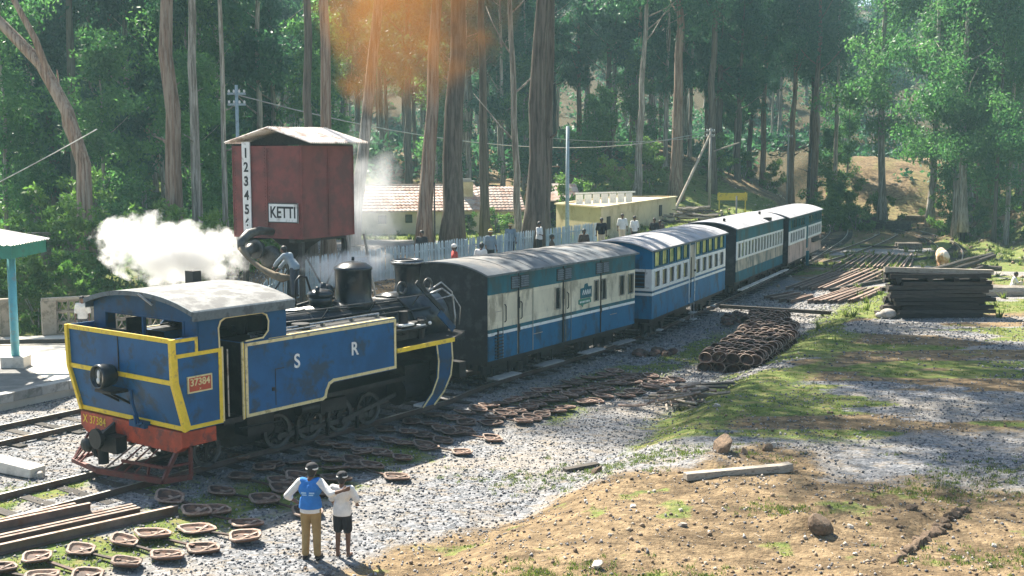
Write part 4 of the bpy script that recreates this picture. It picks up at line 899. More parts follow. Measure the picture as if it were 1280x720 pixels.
def open_wall(par, name, m, x0, x1, z0, z1, holes, hw, sides=(-1, 1), th=.04):
    """one band of wall with real openings; holes = list of (xa, xb); every panel or post between openings is a part"""
    xs = [x0] + [q for h in holes for q in h[:2]] + [x1]
    for sg in sides:
        ya, yb = sorted((sg * hw, sg * (hw - th)))
        for k in range(0, len(xs), 2):
            if xs[k + 1] > xs[k]: b_ = B(); b_.box(xs[k], xs[k + 1], ya, yb, z0, z1); b_.obj(name, m, par)
def coach_base(name, label, P0, th, Ln, hw, roofm, roof_rise=.34, eave=3.66, over=.15, group='coaches of the blue and cream train', endm=WDARK):
    c_ = veh_root(name, label, 'railway coach', P0, th, hw, group)
    b_ = B(); b_.box(.05, Ln - .05, -hw + .1, hw - .1, .88, 1.04); b_.box(.6, Ln - .6, -.5, .5, .62, .88)
    for x in (-.25, Ln - .15): b_.box(x, x + .4, -.15, .15, .85, 1.0)
    b_.box(Ln * .42, Ln * .58, -1.0, -.6, .5, .86); b_.cyl((Ln * .3, .8, .7), (Ln * .42, .8, .7), .17); b_.obj('underframe', BLK, c_)
    bogie(c_, 1.9, hw); bogie(c_, Ln - 1.9, hw)
    for x0_, x1_ in ((0, .05), (Ln - .05, Ln)):
        b_ = B(); b_.prism([(-hw + .04, 1.04)] + arch(hw - .04, eave - .05, roof_rise)[:17] + [(hw - .04, 1.04)], 'x', x0_, x1_); b_.obj('end_wall', endm, c_)
    b_ = B(); b_.prism(arch(hw + .08, eave, roof_rise), 'x', -over, Ln + over); rf = b_.obj('roof', roofm, c_, bevel=.008)
    b_ = B(); n_ = int(Ln / 1.15)
    pr = arch(hw + .082, eave + .004, roof_rise + .012, th=.02)
    for k in range(1, n_): x = k * Ln / n_; b_.prism(pr, 'x', x, x + .035)
    b_.obj('roof_seam', roofm, rf)
    b_ = B()
    for s_ in (-1, 1): b_.box(-over, Ln + over, *sorted((s_ * (hw + .083), s_ * (hw + .10))), eave - .055, eave + .01)
    b_.obj('gutter', LFASC, rf)
    b_ = B(); b_.box(.1, Ln - .1, -hw + .2, hw - .2, 1.04, 1.10)
    for k in range(int(Ln / 1.4)):
        x = .7 + k * 1.4; b_.box(x, x + .08, -hw + .25, hw - .25, 1.1, 2.15); b_.box(x - .35, x + .35, -hw + .25, hw - .25, 1.4, 1.5)
    b_.obj('seats', SEAT, c_)
    return c_
# luggage van
V = coach_base('luggage_van', 'blue cream and teal luggage van coupled next to the locomotive, with dark tarred roof', (-.70, 34.45), R(32.94), 9.62, 1.62, ROOFD, group='coaches of the blue and cream train')
hw = 1.62
open_wall(V, 'lower_side', CBLUE, 0, 9.62, 1.04, 1.80, [], hw)
open_wall(V, 'white_stripe', WHT, 0, 9.62, 1.80, 1.89, [], hw + .006); open_wall(V, 'dark_stripe', CTEAL, 0, 9.62, 1.89, 2.00, [], hw + .002)
hs_ = [(3.85, 4.20), (6.50, 6.82), (7.07, 7.38), (8.36, 8.78), (9.06, 9.50)]
open_wall(V, 'waist_side', CCREAM, 0, 9.62, 2.00, 2.20, [], hw); open_wall(V, 'middle_side', CCREAM, 0, 9.62, 2.20, 2.93, hs_, hw); open_wall(V, 'middle_side_head', CCREAM, 0, 9.62, 2.93, 3.05, [], hw)
open_wall(V, 'upper_side', CTEAL, 0, 9.62, 3.05, 3.66, [], hw + .003)
for h in hs_: pane_at(V, h[0] + .03, h[1] - .03, 2.22, 2.90, -hw, GLS, CDIRTY, .035)
for x0_, x1_ in ((1.25, 1.68), (1.78, 2.22), (4.0, 4.4), (4.5, 4.9), (6.65, 7.05), (7.15, 7.55)):
    b = B(); b.box(x0_ - .03, x1_ + .03, -hw - .016, -hw - .003, 3.12, 3.52); lv = b.obj('louvre', BLK, V)
    b = B()
    for k in range(5): z = 3.15 + k * .072; b.prism([(-hw - .035, z), (-hw - .012, z + .055), (-hw - .014, z + .062), (-hw - .038, z + .008)], 'x', x0_, x1_)
    b.obj('louvre_blade', MATS['roof_fascia'], lv)
for x0_, x1_ in ((.75, 1.6), (1.66, 2.5), (4.55, 4.92)):
    b = B()
    for q in ((x0_, x0_ + .02, 1.06, 3.05), (x1_ - .02, x1_, 1.06, 3.05), (x0_ + .02, x1_ - .02, 3.03, 3.05)): b.box(q[0], q[1], -hw - .022, -hw - .009, q[2], q[3])
    dr = b.obj('door', CDIRTY, V)
    b = B(); b.tube([(x0_ + .1, -hw - .02, 2.15), (x0_ + .1, -hw - .07, 2.2), (x0_ + .1, -hw - .07, 2.65), (x0_ + .1, -hw - .02, 2.7)], .018, 6); b.obj('handle', BLK, dr)
for x in (1.62, 4.36, 6.95): b = B(); b.box(x, x + .05, -hw - .03, -hw - .008, 1.06, 3.64); b.box(x - .03, x + .08, -hw - .045, -hw - .03, 1.75, 2.0); b.box(x - .02, x + .07, -hw - .045, -hw - .03, 2.5, 2.85); b.obj('door_bar', BLK, V)
for k in range(8): b = B(); b.box(.28, .72, -hw - .06, -hw - .035, 1.10 + k * .10, 1.13 + k * .10); b.obj('ladder_rung', BLK, V)
b = B(); b.box(.46, .50, -hw - .034, -hw - .008, 1.06, 1.95); b.obj('ladder_stile', BLK, V)
b = B(); b.prism([(5.55, 2.38), (5.55, 2.72), (5.80, 2.74), (5.85, 2.86), (6.02, 2.88), (6.08, 2.76), (6.32, 2.76), (6.32, 2.38)], 'y', -hw - .02, -hw - .003); em = b.obj('emblem_board', MATS['coach_teal'], V)
b = B(); b.prism([(5.42, 2.20), (5.42, 2.34), (5.52, 2.365), (6.25, 2.365), (6.28, 2.20), (5.75, 2.16), (5.70, 2.08), (5.62, 2.15)], 'y', -hw - .018, -hw - .003); b.obj('emblem_scroll', MATS['shelter_green'], em)
for k in range(4):
    b = B(); x = 5.66 + k * .15; b.bar((x, -hw - .024, 2.50), (x + .07, -hw - .024, 2.66), .02, .03); b.bar((x + .07, -hw - .0245, 2.66), (x + .12, -hw - .0245, 2.50), .02, .025); b.obj('emblem_mark', WHT, em)
for k in range(7): b = B(); b.box(5.5 + k * .1, 5.56 + k * .1, -hw - .022, -hw - .018, 2.23, 2.29); b.obj('emblem_mark', WHT, em)
b = B(); b.box(.2, .7, -hw - .006, -hw - .002, 2.5, 2.52); b.box(2.55, 3.1, -hw - .006, -hw - .002, 1.55, 1.57); b.box(7.7, 8.2, -hw - .006, -hw - .002, 1.58, 1.60); b.obj('worn_writing', SLPL, V)
for x in (.35, 3.0, 5.9, 8.2):
    b = B(); b.box(x, x + 1.35, -hw - .1, -hw + .3, .42, .46); st_ = b.obj('footboard', STONE, V)
    for q_ in (.2, 1.1): b = B(); b.box(x + q_, x + q_ + .04, -hw + .25, -hw + .29, .46, 1.0); b.obj('bracket', BLK, st_)
# second vehicle: ten lower openings and ten yellow-green upper panes
hw = 1.5
C2 = coach_base('passenger_coach', 'blue and white coach with yellow-green upper panes, directly behind the luggage van', (5.29, 43.58), R(24.54), 11.14, hw, ROOFL, endm=CBLUE)
open_wall(C2, 'lower_side', CBLUE, 0, 11.14, 1.04, 1.93, [], hw); open_wall(C2, 'white_stripe', WHT, 0, 11.14, 1.93, 2.03, [], hw + .006); open_wall(C2, 'dark_stripe', CBLUE, 0, 11.14, 2.03, 2.11, [], hw + .002)
lo = [(.27 + i * .965, .27 + i * .965 + .68) for i in range(5)] + [(6.05 + i * .995, 6.05 + i * .995 + .70) for i in range(5)]
open_wall(C2, 'waist_side', WHT, 0, 11.14, 2.11, 2.20, [], hw); open_wall(C2, 'middle_side', WHT, 0, 11.14, 2.20, 2.86, lo, hw); open_wall(C2, 'middle_side_head', WHT, 0, 11.14, 2.86, 2.94, [], hw)
open_wall(C2, 'upper_side', CBLUE, 0, 11.14, 2.94, 3.02, [], hw); open_wall(C2, 'upper_panel', CBLUE, 0, 11.14, 3.02, 3.56, lo, hw); open_wall(C2, 'cantrail', CBLUE, 0, 11.14, 3.56, 3.66, [], hw)
for h in lo:
    pane_at(C2, h[0] + .04, h[1] - .04, 2.24, 2.83, -hw, GLS, WHT, .04, 'window'); pane_at(C2, h[0] + .005, h[1] - .005, 3.03, 3.56, -hw, UGREEN, MATS['coach_teal'], .03, 'upper_window')
b = B(); b.box(5.02, 5.07, -hw - .03, -hw - .008, 1.1, 3.6); b.box(5.88, 5.93, -hw - .03, -hw - .008, 1.1, 3.6); b.obj('door_frame', WHT, C2)
b = B(); b.box(5.10, 5.85, -hw - .02, -hw - .008, 2.13, 3.5); dr = b.obj('door', CDIRTY, C2); b = B(); b.tube([(5.2, -hw - .04, 1.3), (5.2, -hw - .06, 3.0)], .02, 6); b.ell((5.75, -hw - .06, 2.4), .05); b.obj('handle', BLK, dr)
# end wall of the second coach facing the camera
b = B(); b.box(-.018, -.003, -hw + .02, hw - .02, 2.11, 2.94); b.box(-.02, -.002, -hw + .02, hw - .02, 1.93, 2.03); b.obj('end_band', WHT, C2)
b = B(); b.box(-.035, -.018, -hw + .28, -hw + 1.02, 2.22, 2.84); ew = b.obj('end_window', BLK, C2); b = B()
for k in range(4): b.box(-.05, -.035, -hw + .30, -hw + 1.0, 2.26 + k * .15, 2.30 + k * .15)
b.obj('shutter_slat', CBLUE, ew)
for x in (.9, 3.9, 8.9): b = B(); b.box(x, x + .35, -hw - .1, -hw + .1, .48, .52); b.obj('footboard', STONE, C2)
b = B(); b.box(5.2, 5.75, -hw - .18, -hw + .05, .62, .66); b.box(5.2, 5.75, -hw - .2, -hw, .34, .38); b.bar((5.25, -hw - .05, .36), (5.25, -hw - .05, 1.04), .03); b.bar((5.7, -hw - .05, .36), (5.7, -hw - .05, 1.04), .03); b.obj('door_step', STONE, C2)
# third vehicle
C3 = coach_base('passenger_coach', 'third coach with fifteen tall narrow white-framed windows and grimy lower side', (10.97, 56.47), R(24.39), 11.24, hw, ROOFL)
ws = [(.2 + i * .727, .2 + i * .727 + .56) for i in range(15)]
open_wall(C3, 'lower_side', CTEAL, 0, 11.24, 1.04, 1.55, [], hw); open_wall(C3, 'grimy_side', CDIRTY, 0, 11.24, 1.55, 2.12, [], hw + .002); open_wall(C3, 'window_band', WHT, 0, 11.24, 2.12, 2.20, [], hw + .004)
open_wall(C3, 'window_band_posts', WHT, 0, 11.24, 2.20, 2.96, ws, hw + .003); open_wall(C3, 'window_head', WHT, 0, 11.24, 2.96, 3.03, [], hw + .004); open_wall(C3, 'upper_side', CTEAL, 0, 11.24, 3.03, 3.66, [], hw)
for h in ws: pane_at(C3, h[0] + .035, h[1] - .035, 2.23, 2.93, -hw, UDARKG, WHT, .035)
b = B(); b.box(.1, 11.6, -hw - .3, -hw - .05, .64, .69); fb = b.obj('footboard', CONC, C3)
for k in range(6): b = B(); x = .6 + k * 2.1; b.box(x, x + .05, -hw - .1, -hw - .06, .69, 1.04); b.obj('bracket', BLK, fb)
b = B(); b.box(7.2, 7.9, -hw - .02, -hw + .3, 3.70, 3.86); b.obj('roof_box', BLK, C3)
for x in (9.0, 1.0): b = B(); b.cyl((x, -.6, 3.9), (x, -.6, 4.12), .07, n=8); b.obj('roof_vent', BLK, C3)
# fourth vehicle
C4 = coach_base('passenger_coach', 'last coach at the far end of the train, sunlit pinkish cream below the windows', (15.96, 66.71), R(23.39), 12.1, hw, ROOFL)
g1 = [(.35 + i * .86, .35 + i * .86 + .66) for i in range(6)]; g2 = [(6.7 + i * .86, 6.7 + i * .86 + .66) for i in range(6)]
open_wall(C4, 'lower_side', CPINK, 0, 12.1, 1.04, 2.06, [], hw); open_wall(C4, 'window_band', WHT, 0, 12.1, 2.06, 2.17, [], hw + .004); open_wall(C4, 'window_band_posts', WHT, 0, 12.1, 2.17, 2.78, g1 + g2, hw + .003); open_wall(C4, 'window_head', WHT, 0, 12.1, 2.78, 2.86, [], hw + .004)
open_wall(C4, 'upper_side', CTEAL, 0, 12.1, 2.86, 2.98, [], hw); open_wall(C4, 'upper_panel', CTEAL, 0, 12.1, 2.98, 3.52, g1 + g2, hw); open_wall(C4, 'cantrail', CTEAL, 0, 12.1, 3.52, 3.66, [], hw)
for h in g1 + g2:
    pane_at(C4, h[0] + .035, h[1] - .035, 2.20, 2.75, -hw, GLS, WHT, .035, 'window'); pane_at(C4, h[0] + .035, h[1] - .035, 3.02, 3.48, -hw, UDARKG, CTEAL, .03, 'upper_window')
b = B(); b.box(8.0, 11.0, -hw - .18, -hw - .02, 1.72, 1.80); b.box(8.0, 11.0, -hw - .05, -hw - .008, 1.80, 2.0); b.obj('side_ledge', BLK, C4)
b = B(); b.box(6.0, 6.5, -hw - .03, -hw - .008, 1.5, 3.4); b.box(6.1, 6.4, -hw - .15, -hw, .4, 1.3); b.obj('door', CTEAL, C4)
# ------------------------------------------------------------------ water tower
WT_H = R(27.5)
WT = thing('water_tower', 'dark red riveted water tank on legs with tin roof, gauge board and KETTI sign', 'water tower', (-6.5, 36, 0), math.pi / 2 - WT_H)
# local x along (away), y left; near corner at 0,0
tw = 2.72; zb_, zt_ = 4.62, 7.52
b = B(); b.box(0, tw, 0, tw, zb_, zt_); tk = b.obj('tank', TANKR, WT)
b = B()
for q in (0, tw / 2, tw):
    b.box(q - .02, q + .02, -.018, -.003, zb_ + .05, zt_); b.box(-.018, -.003, q - .02, q + .02, zb_ + .05, zt_)
for z in (zb_ + .02, zt_ - .05): b.box(-.02, tw + .02, -.022, -.004, z - .02, z + .03); b.box(-.022, -.004, -.02, tw + .02, z - .02, z + .03)
b.obj('seam_strip', TANKR, tk)
b = B()
for q in (.08, tw / 2 - .08, tw / 2 + .08, tw - .08):
    for k in range(26): z = zb_ + .12 + k * .108; b.ell((q, -.006, z), .018, 5, 4); b.ell((-.006, q, z), .018, 5, 4)
stuff(b.obj('rivets', TANKR, tk))
b = B(); b.lathe([(.15, 3.7), (.5, 4.2), (1.2, 4.62)], 4, (tw / 2, tw / 2, 0)); b.box(-.05, tw + .05, .3, .5, 4.5, 4.615); b.box(-.05, tw + .05, tw - .5, tw - .3, 4.5, 4.615); b.obj('hopper', BLK, WT)
for (x, y) in ((.25, .25), (tw - .2, .25), (.25, tw - .2), (tw - .2, tw - .2)):
    b = B(); b.bar((x, y, -.3), (x, y, 4.5), .14); b.obj('leg', BLK, WT)
b = B()
for (p0_, p1_) in (((.25, .25, 1.5), (tw - .2, .25, 4.3)), ((tw - .2, .25, 1.5), (.25, .25, 4.3)), ((.25, tw - .2, 1.5), (.25, .25, 4.3))): b.bar(p0_, p1_, .04)
b.obj('brace', BLK, WT)
# ladder
b = B(); lx = tw - .55
b.bar((lx, -.75, 1.6), (lx, -.12, 4.62), .06); b.bar((lx + .95, -.75, 1.6), (lx + .95, -.12, 4.62), .06)
for k in range(8): t_ = k / 8; b.bar((lx, -.75 + .63 * t_, 1.6 + 3.02 * t_), (lx + .95, -.75 + .63 * t_, 1.6 + 3.02 * t_), .03)
b.obj('ladder', POLE, WT)
# corrugated tin roof: gable, ridge along local x, two sheets per side
def corr(x0, x1, y0, z0, y1, z1, amp=.03, per=.11, th=.012):
    """corrugated sheet, waves across x, running from (y0,z0) to (y1,z1)"""
    n_ = int((x1 - x0) / per * 6); vs, fs = [], []
    for k in range(n_ + 1):
        x = x0 + (x1 - x0) * k / n_; w__ = amp * math.sin(k * math.pi / 3)
        for (yy, zz) in ((y0, z0), (y1, z1)): vs.append((x, yy, zz + w__))
        for (yy, zz) in ((y0, z0), (y1, z1)): vs.append((x, yy, zz + w__ - th))
    for k in range(n_): a = k * 4; fs += [(a, a + 1, a + 5, a + 4), (a + 2, a + 6, a + 7, a + 3), (a, a + 4, a + 6, a + 2), (a + 1, a + 3, a + 7, a + 5)]
    return vs, fs
for k, (x0_, x1_, dy) in enumerate(((-.12, 1.30, .0), (1.24, 2.0, .05), (1.95, tw + .25, -.03))):
    b = B(); b.add(*corr(x0_, x1_, -.42 + dy, zt_ + .10 + .01 * k, 1.22, zt_ + .56 + .012 * k)); b.obj('roof_sheet', TIN, WT)
    b = B(); b.add(*corr(x0_, x1_, 1.18, zt_ + .58 + .012 * k, tw + .25, zt_ + .10 + .01 * k)); b.obj('roof_sheet', TIN, WT)
b = B(); b.prism([(-.1, zt_ + .03), (1.2, zt_ + .47), (tw + .1, zt_ + .03)], 'x', .55, .6); b.bar((.1, 1.2, zt_ + .5), (tw, 1.2, zt_ + .5), .06); b.box(-.02, tw, -.02, .06, zt_, zt_ + .06); b.box(-.02, tw, tw - .06, tw + .02, zt_, zt_ + .06)
b.obj('roof_frame', SLP, WT)
b = B(); b.box(-.06, -.024, 1.98, 2.30, 4.66, zt_ + .12); gb = b.obj('gauge_board', WHT, WT)
for k, ch in enumerate('123456'):
    text_obj(ch, .42, LETB, gb, (-.063, 2.14, 7.28 - k * .445), (R(90), 0, R(-90)), 'numeral', .003, .9, .012)
b = B(); b.prism([(2.06, 4.80), (2.14, 4.69), (2.22, 4.80)], 'x', -.066, -.06); b.obj('pointer', LETB, gb)
b = B(); b.box(-.05, -.024, .14, 1.30, 5.12, 5.74); kb = b.obj('name_board', WHT, WT)
text_obj('KETTI', .50, LETB, kb, (-.053, .72, 5.43), (R(90), 0, R(-90)), 'lettering', .003, .78, .010)
b = B(); b.box(-.056, -.05, .14, 1.30, 5.71, 5.74); b.box(-.056, -.05, .14, 1.30, 5.12, 5.15); b.box(-.056, -.05, .14, .165, 5.15, 5.71); b.box(-.056, -.05, 1.275, 1.30, 5.15, 5.71); b.obj('board_edge', LETB, kb)
# outlet pipe, elbow and canvas hose
b = B(); b.tube([(-.2, 1.5, 4.35), (-.75, 1.45, 4.35), (-1.0, 1.4, 4.2)], .16, 14); b.lathe([(.27, -.05), (.30, -.05), (.30, .05), (.27, .05)], 18, (-.5, 1.45, 4.30), 'x'); b.lathe([(.20, -.2), (.34, -.2), (.36, 0), (.25, .05)], 18, (-.15, 1.1, 4.05), 'x')
b.obj('outlet_pipe', STEELD, WT, True)
def wloc(x, y, z):
    a_ = math.pi / 2 - WT_H; dx, dy = x + 6.5, y - 36; return (dx * math.cos(a_) + dy * math.sin(a_), -dx * math.sin(a_) + dy * math.cos(a_), z)
b = B(); b.tube([wloc(*q) for q in ((-7.5, 36.2, 4.85), (-7.75, 35.6, 4.92), (-8.0, 35.1, 4.85), (-8.15, 34.8, 4.65), (-8.12, 34.7, 4.42))], [.12, .13, .14, .13, .11], 14); b.obj('pipe_elbow', STEELD, WT, True)
b = B(); b.tube([wloc(*q) for q in ((-8.12, 34.7, 4.46), (-7.85, 34.5, 4.15), (-7.45, 34.3, 3.88), (-7.05, 34.1, 3.70), (-6.75, 34.0, 3.62), (-6.55, 33.9, 3.66))], [.11, .07, .08, .11, .13, .07], 14, jit=.1); b.obj('canvas_hose', CANV, WT, True)
# ------------------------------------------------------------------ platform and shelter
PLP = [(-14.5, 32.3), (-12.3, 36.6), (-10.3, 40.0), (-9.2, 43.0), (-14, 44.2), (-22, 42.6), (-34, 38), (-34, 20), (-23.2, 20), (-18.6, 26.2)]
b = B(); b.prism(PLP, 'z', -.4, .44); struct(b.obj('platform', CONC))
b = B(); b.prism([(-15.2, 31.8), (-13.8, 34.4), (-15.5, 36.5), (-19, 36.9), (-34, 33), (-34, 20.1), (-24.2, 20.1), (-19.4, 26.3)], 'z', .43, .448); struct(b.obj('platform_asphalt', ASPH))
ke = thing('platform_kerb', 'grey stone kerb along the platform edge', 'kerb', (0, 0, 0))
ks = B(); ks.box(-.48, .48, -.17, .17, -.12, .14); ks = ks.mesh('kerb_stone', STONE)
EP = [Vector(p) for p in [(-23.2, 20), (-18.6, 26.2), (-14.5, 32.3), (-12.3, 36.6)]]
for i, p in enumerate(resample(EP, 1.0)):
    k = 0 if p.y < 26.2 else 1 if p.y < 32.3 else 2; d = EP[k + 1] - EP[k]
    if p.y > 21: link('kerb_stone', ks, ke, (p.x - .1, p.y, .34 + rnd.uniform(-.012, .012)), (0, 0, math.atan2(d.y, d.x) + rnd.uniform(-.02, .02)))
SH = thing('platform_shelter', 'tin-roofed platform shelter with green fascia on a teal post', 'shelter', (-16.0, 36.9, .44))
b = B(); b.box(-.38, .38, -.30, .30, 0, .36); b.obj('post_base', CONC, SH, bevel=.02)
b = B(); b.cyl((0, 0, .36), (0, 0, 3.6), .13, n=16); b.obj('post', TEALP, SH, True)
b = B(); b.box(-.05, .05, -1.3, 1.2, 3.55, 3.7); b.box(-6.2, .5, -.05, .05, 3.56, 3.69); b.obj('beam', GREEN, SH)
# hip-ended roof, near corner by the post
b = B(); b.box(-6.6, 0.62, -1.36, -1.30, 3.62, 4.02); b.box(.56, 0.62, -1.30, 1.36, 3.62, 4.02); b.box(-6.6, 0.62, 1.30, 1.36, 3.62, 4.02); b.obj('fascia', GREEN, SH)
b = B(); b.add(*corr(-6.7, -.6, -1.45, 4.04, 0.03, 4.50)); b.add(*corr(-6.7, -.6, 1.45, 4.04, -.03, 4.50)); b.obj('roof_sheet', TIN, SH)
b = B()
n_ = 44; vs, fs = [], []
for k in range(n_ + 1):
    y = -1.45 + 2.9 * k / n_; w__ = .025 * math.sin(k * 1.9); vs += [(0.70, y, 4.04 + w__), (-.62, y * .02, 4.51 + w__ * .2)]
for k in range(n_): fs.append((k * 2, k * 2 + 1, k * 2 + 3, k * 2 + 2))
b.add(vs, fs)
vs, fs = [], []
for k in range(21):
    x = -.6 + 1.30 * k / 20; w__ = .025 * math.sin(k * 1.9); yt = -1.45 * (k / 20); zt2 = 4.50 - .46 * (k / 20); vs += [(x, -1.45, 4.04 + w__), (x, yt, zt2 + w__)]
for k in range(20): fs.append((k * 2, k * 2 + 2, k * 2 + 3, k * 2 + 1))
b.add(vs, fs); b.obj('hip_end', TIN, SH)
# pierced garden walls made of screen blocks
BK = B()
for q in ((-.21, .21, -.21, -.17), (-.21, .21, .17, .21), (-.21, -.17, -.17, .17), (.17, .21, -.17, .17)): BK.box(q[0], q[1], -.06, .06, q[2], q[3])
for s_ in (-1, 1):
    pr = [(s_ * .17, -.17 + .0), (s_ * .05, -.02), (0, .10), (-s_ * 0, .04), (s_ * .04, -.06), (s_ * .13, -.17)]
    BK.prism(pr if s_ > 0 else pr[::-1], 'y', -.045, .045)
BK.bar((-.14, 0, .15), (.14, 0, .15), .06, .05); BK.bar((0, 0, .05), (0, 0, .17), .05)
SOLID = BK.mesh('screen_block', WALLC)
def gwall(x, y, hd, n_, label, post0=1, post1=1, hgt=3):
    r = thing('garden_wall', label, 'wall', (x, y, .1), math.pi / 2 - R(hd))
    b_ = B(); b_.box(-.1, n_ * .43 + .7, -.12, .12, -.4, .36); b_.obj('plinth', WALLC, r)
    for i in range(n_):
        for j in range(hgt): link('screen_block', SOLID, r, (.62 + i * .43 + .0, 0, .58 + j * .43))
    b_ = B(); b_.box(-.12, n_ * .43 + .75, -.16, .16, .36 + hgt * .43 + .01, .46 + hgt * .43); b_.obj('coping', WALLC, r)
    if post0: b_ = B(); b_.box(-.14, .39, -.17, .17, .365, .36 + hgt * .43 + .005); b_.obj('post', WALLC, r, bevel=.02)
    if post1: b_ = B(); b_.box(n_ * .43 + .42, n_ * .43 + .76, -.17, .17, .365, .36 + hgt * .43 + .005); b_.obj('post', WALLC, r, bevel=.02)
gwall(-17.7, 43.6, 62, 13, 'pierced block garden wall right of the teal shelter post, behind the locomotive bunker')
gwall(-23.4, 42.2, 74, 9, 'pierced block garden wall at the left edge behind the teal shelter post')
b = B(); b.tube([(-25, 40.6, .55), (-21, 41.0, .56), (-15.5, 41.5, .55)], .09, 6); tag(b.obj('pole_on_ground', SLP), 'dark pole lying on the platform behind the teal post', 'pole')
# wall behind with hedge
r = thing('boundary_wall', 'low weathered boundary wall behind the garden bushes', 'wall', (-20, 53.5, tz(-20, 53.5)), R(25)); b = B(); b.box(-4, 9, -.14, .14, -.5, 1.3); b.box(-4.05, 9.05, -.18, .18, 1.303, 1.38); b.obj('masonry', WALLC, r)
# yellow notice board in the steam
r = thing('yellow_signboard', 'yellow board on two posts half hidden by the white steam', 'sign', (-15.2, 50, tz(-15.2, 50)), R(8))
b = B(); b.box(-.6, .6, -.02, .02, .95, 1.62); b.obj('board', SIGNY, r); b = B(); b.box(-.68, -.62, -.04, .04, -.2, 1.7); b.box(.62, .68, -.04, .04, -.2, 1.7); b.obj('post', POLE, r)
# ------------------------------------------------------------------ picket fence
FP = [(-9.6, 35.8), (-8.2, 38.4), (-5.6, 43.8), (-2.1, 49.8), (1.9, 57.0), (4.6, 62.3)]
fr = thing('picket_fence', 'pale blue picket fence running behind the train below the tree trunks', 'fence', (0, 0, 0))
pk = B(); pk.prism([(-.045, -.1), (.045, -.1), (.045, 1.12), (0, 1.22), (-.045, 1.12)], 'y', -.011, .011); pkm = [pk.mesh('picket', PICK)]
fence_pts = resample([Vector(p) for p in FP], .128)
left = B()
for i, p in enumerate(fence_pts):
    d = fence_pts[min(i + 1, len(fence_pts) - 1)] - fence_pts[max(0, i - 1)]; a = math.atan2(d.y, d.x)
    z = max(tz(p.x, p.y), 1.75) + .06
    if i < 290: link('picket', pkm[0], fr, (p.x, p.y, z + rnd.uniform(-.02, .02)), (rnd.uniform(-.03, .03), rnd.uniform(-.03, .03), a))
for z_ in (.35, .95):
    b = B(); pp = fence_pts[::10]
    for p0_, p1_ in zip(pp[:-1], pp[1:]):
        b.bar((p0_.x, p0_.y + .03, max(tz(*p0_), 1.75) + z_), (p1_.x, p1_.y + .03, max(tz(*p1_), 1.75) + z_), .04, .06)
    b.obj('fence_rail', PICK, fr)
b = B()
for p in fence_pts[::18]: b.bar((p.x - .03, p.y + .09, 0), (p.x - .03, p.y + .09, max(tz(*p), 1.75) + 1.2), .09)
b.obj('fence_posts', PICK, fr)
for (x, y, lab) in ((3.9, 60.2, 'near'),):
    pass
# wire fence posts in front of the house
# ------------------------------------------------------------------ tiled house
HB = thing('tiled_house', 'long yellow-washed house with red tiled roof behind the tree trunks', 'house', (-11.2, 84.0, 0), math.pi / 2 - R(77))
# local x to the right along the front, y away
z0_, ze, zr_ = .6, 3.3, 5.0
b = B(); b.box(0, 9.2, 0, 6, z0_, ze); b.prism([(0, ze), (6, ze), (3, zr_ - .1)], 'x', .0, .2); b.box(9.2, 12.6, 1.6, 6.2, z0_, ze - .1); b.prism([(1.6, ze - .1), (6.2, ze - .1), (3.6, zr_ - .2)], 'x', 12.4, 12.6); b.obj('wall', YWALL, HB)
ROWS = 9
def tilerows(x0, x1, y0, z0, y1, z1, par):
    """each course of tiles is a stepped row with rounded pan tiles"""
    for k in range(ROWS):
        t0_, t1_ = k / ROWS, (k + 1.12) / ROWS; ya, yb = y0 + (y1 - y0) * t0_, y0 + (y1 - y0) * min(1, t1_); za, zb2 = z0 + (z1 - z0) * t0_, z0 + (z1 - z0) * min(1, t1_)
        vs, fs = [], []; n_ = int((x1 - x0) / .3 * 4)
        for i in range(n_ + 1):
            x = x0 + (x1 - x0) * i / n_; w__ = .035 * abs(math.sin(i * math.pi / 4)) + rnd.uniform(0, .012)
            vs += [(x, ya, za + w__ + .055), (x, yb, zb2 + w__ + .0), (x, ya, za - .03)]
        for i in range(n_): a = i * 3; fs += [(a, a + 3, a + 4, a + 1), (a, a + 2, a + 5, a + 3)]
        b_ = B(); b_.add(vs, fs); b_.obj('tile_course', TILE, par)
rf = B(); rf.box(-.2, 9.2, 2.9, 3.1, zr_ - .02, zr_ + .09); rf.prism([(6.3, ze - .1), (6.3, ze - .16), (3.0, zr_ - .06), (3.0, zr_)], 'x', -.3, 9.3); rf.prism([(-.35, ze - .12), (3.0, zr_ - .06), (3.0, zr_ - .12), (-.35, ze - .18)], 'x', -.3, 9.3)
rf = rf.obj('roof', TILE, HB)
tilerows(-.3, 9.25, -.4, ze - .12, 3.0, zr_, rf)
rf2 = B(); rf2.prism([(1.25, ze - .22), (3.7, zr_ - .2), (6.4, ze - .2), (6.4, ze - .26), (3.7, zr_ - .26), (1.25, ze - .28)], 'x', 9.26, 12.8); rf2 = rf2.obj('wing_roof', TILE, HB); tilerows(9.27, 12.85, 1.25, ze - .2, 3.7, zr_ - .18, rf2)
b = B(); b.box(7.9, 8.8, 1.3, 2.1, 3.9, 5.25); cm_ = b.obj('chimney', HUTW, HB); b = B(); b.box(7.78, 8.92, 1.2, 2.2, 5.253, 5.36); b.box(8.0, 8.7, 1.4, 2.0, 5.36, 5.5); b.obj('chimney_cap', STONE, cm_)
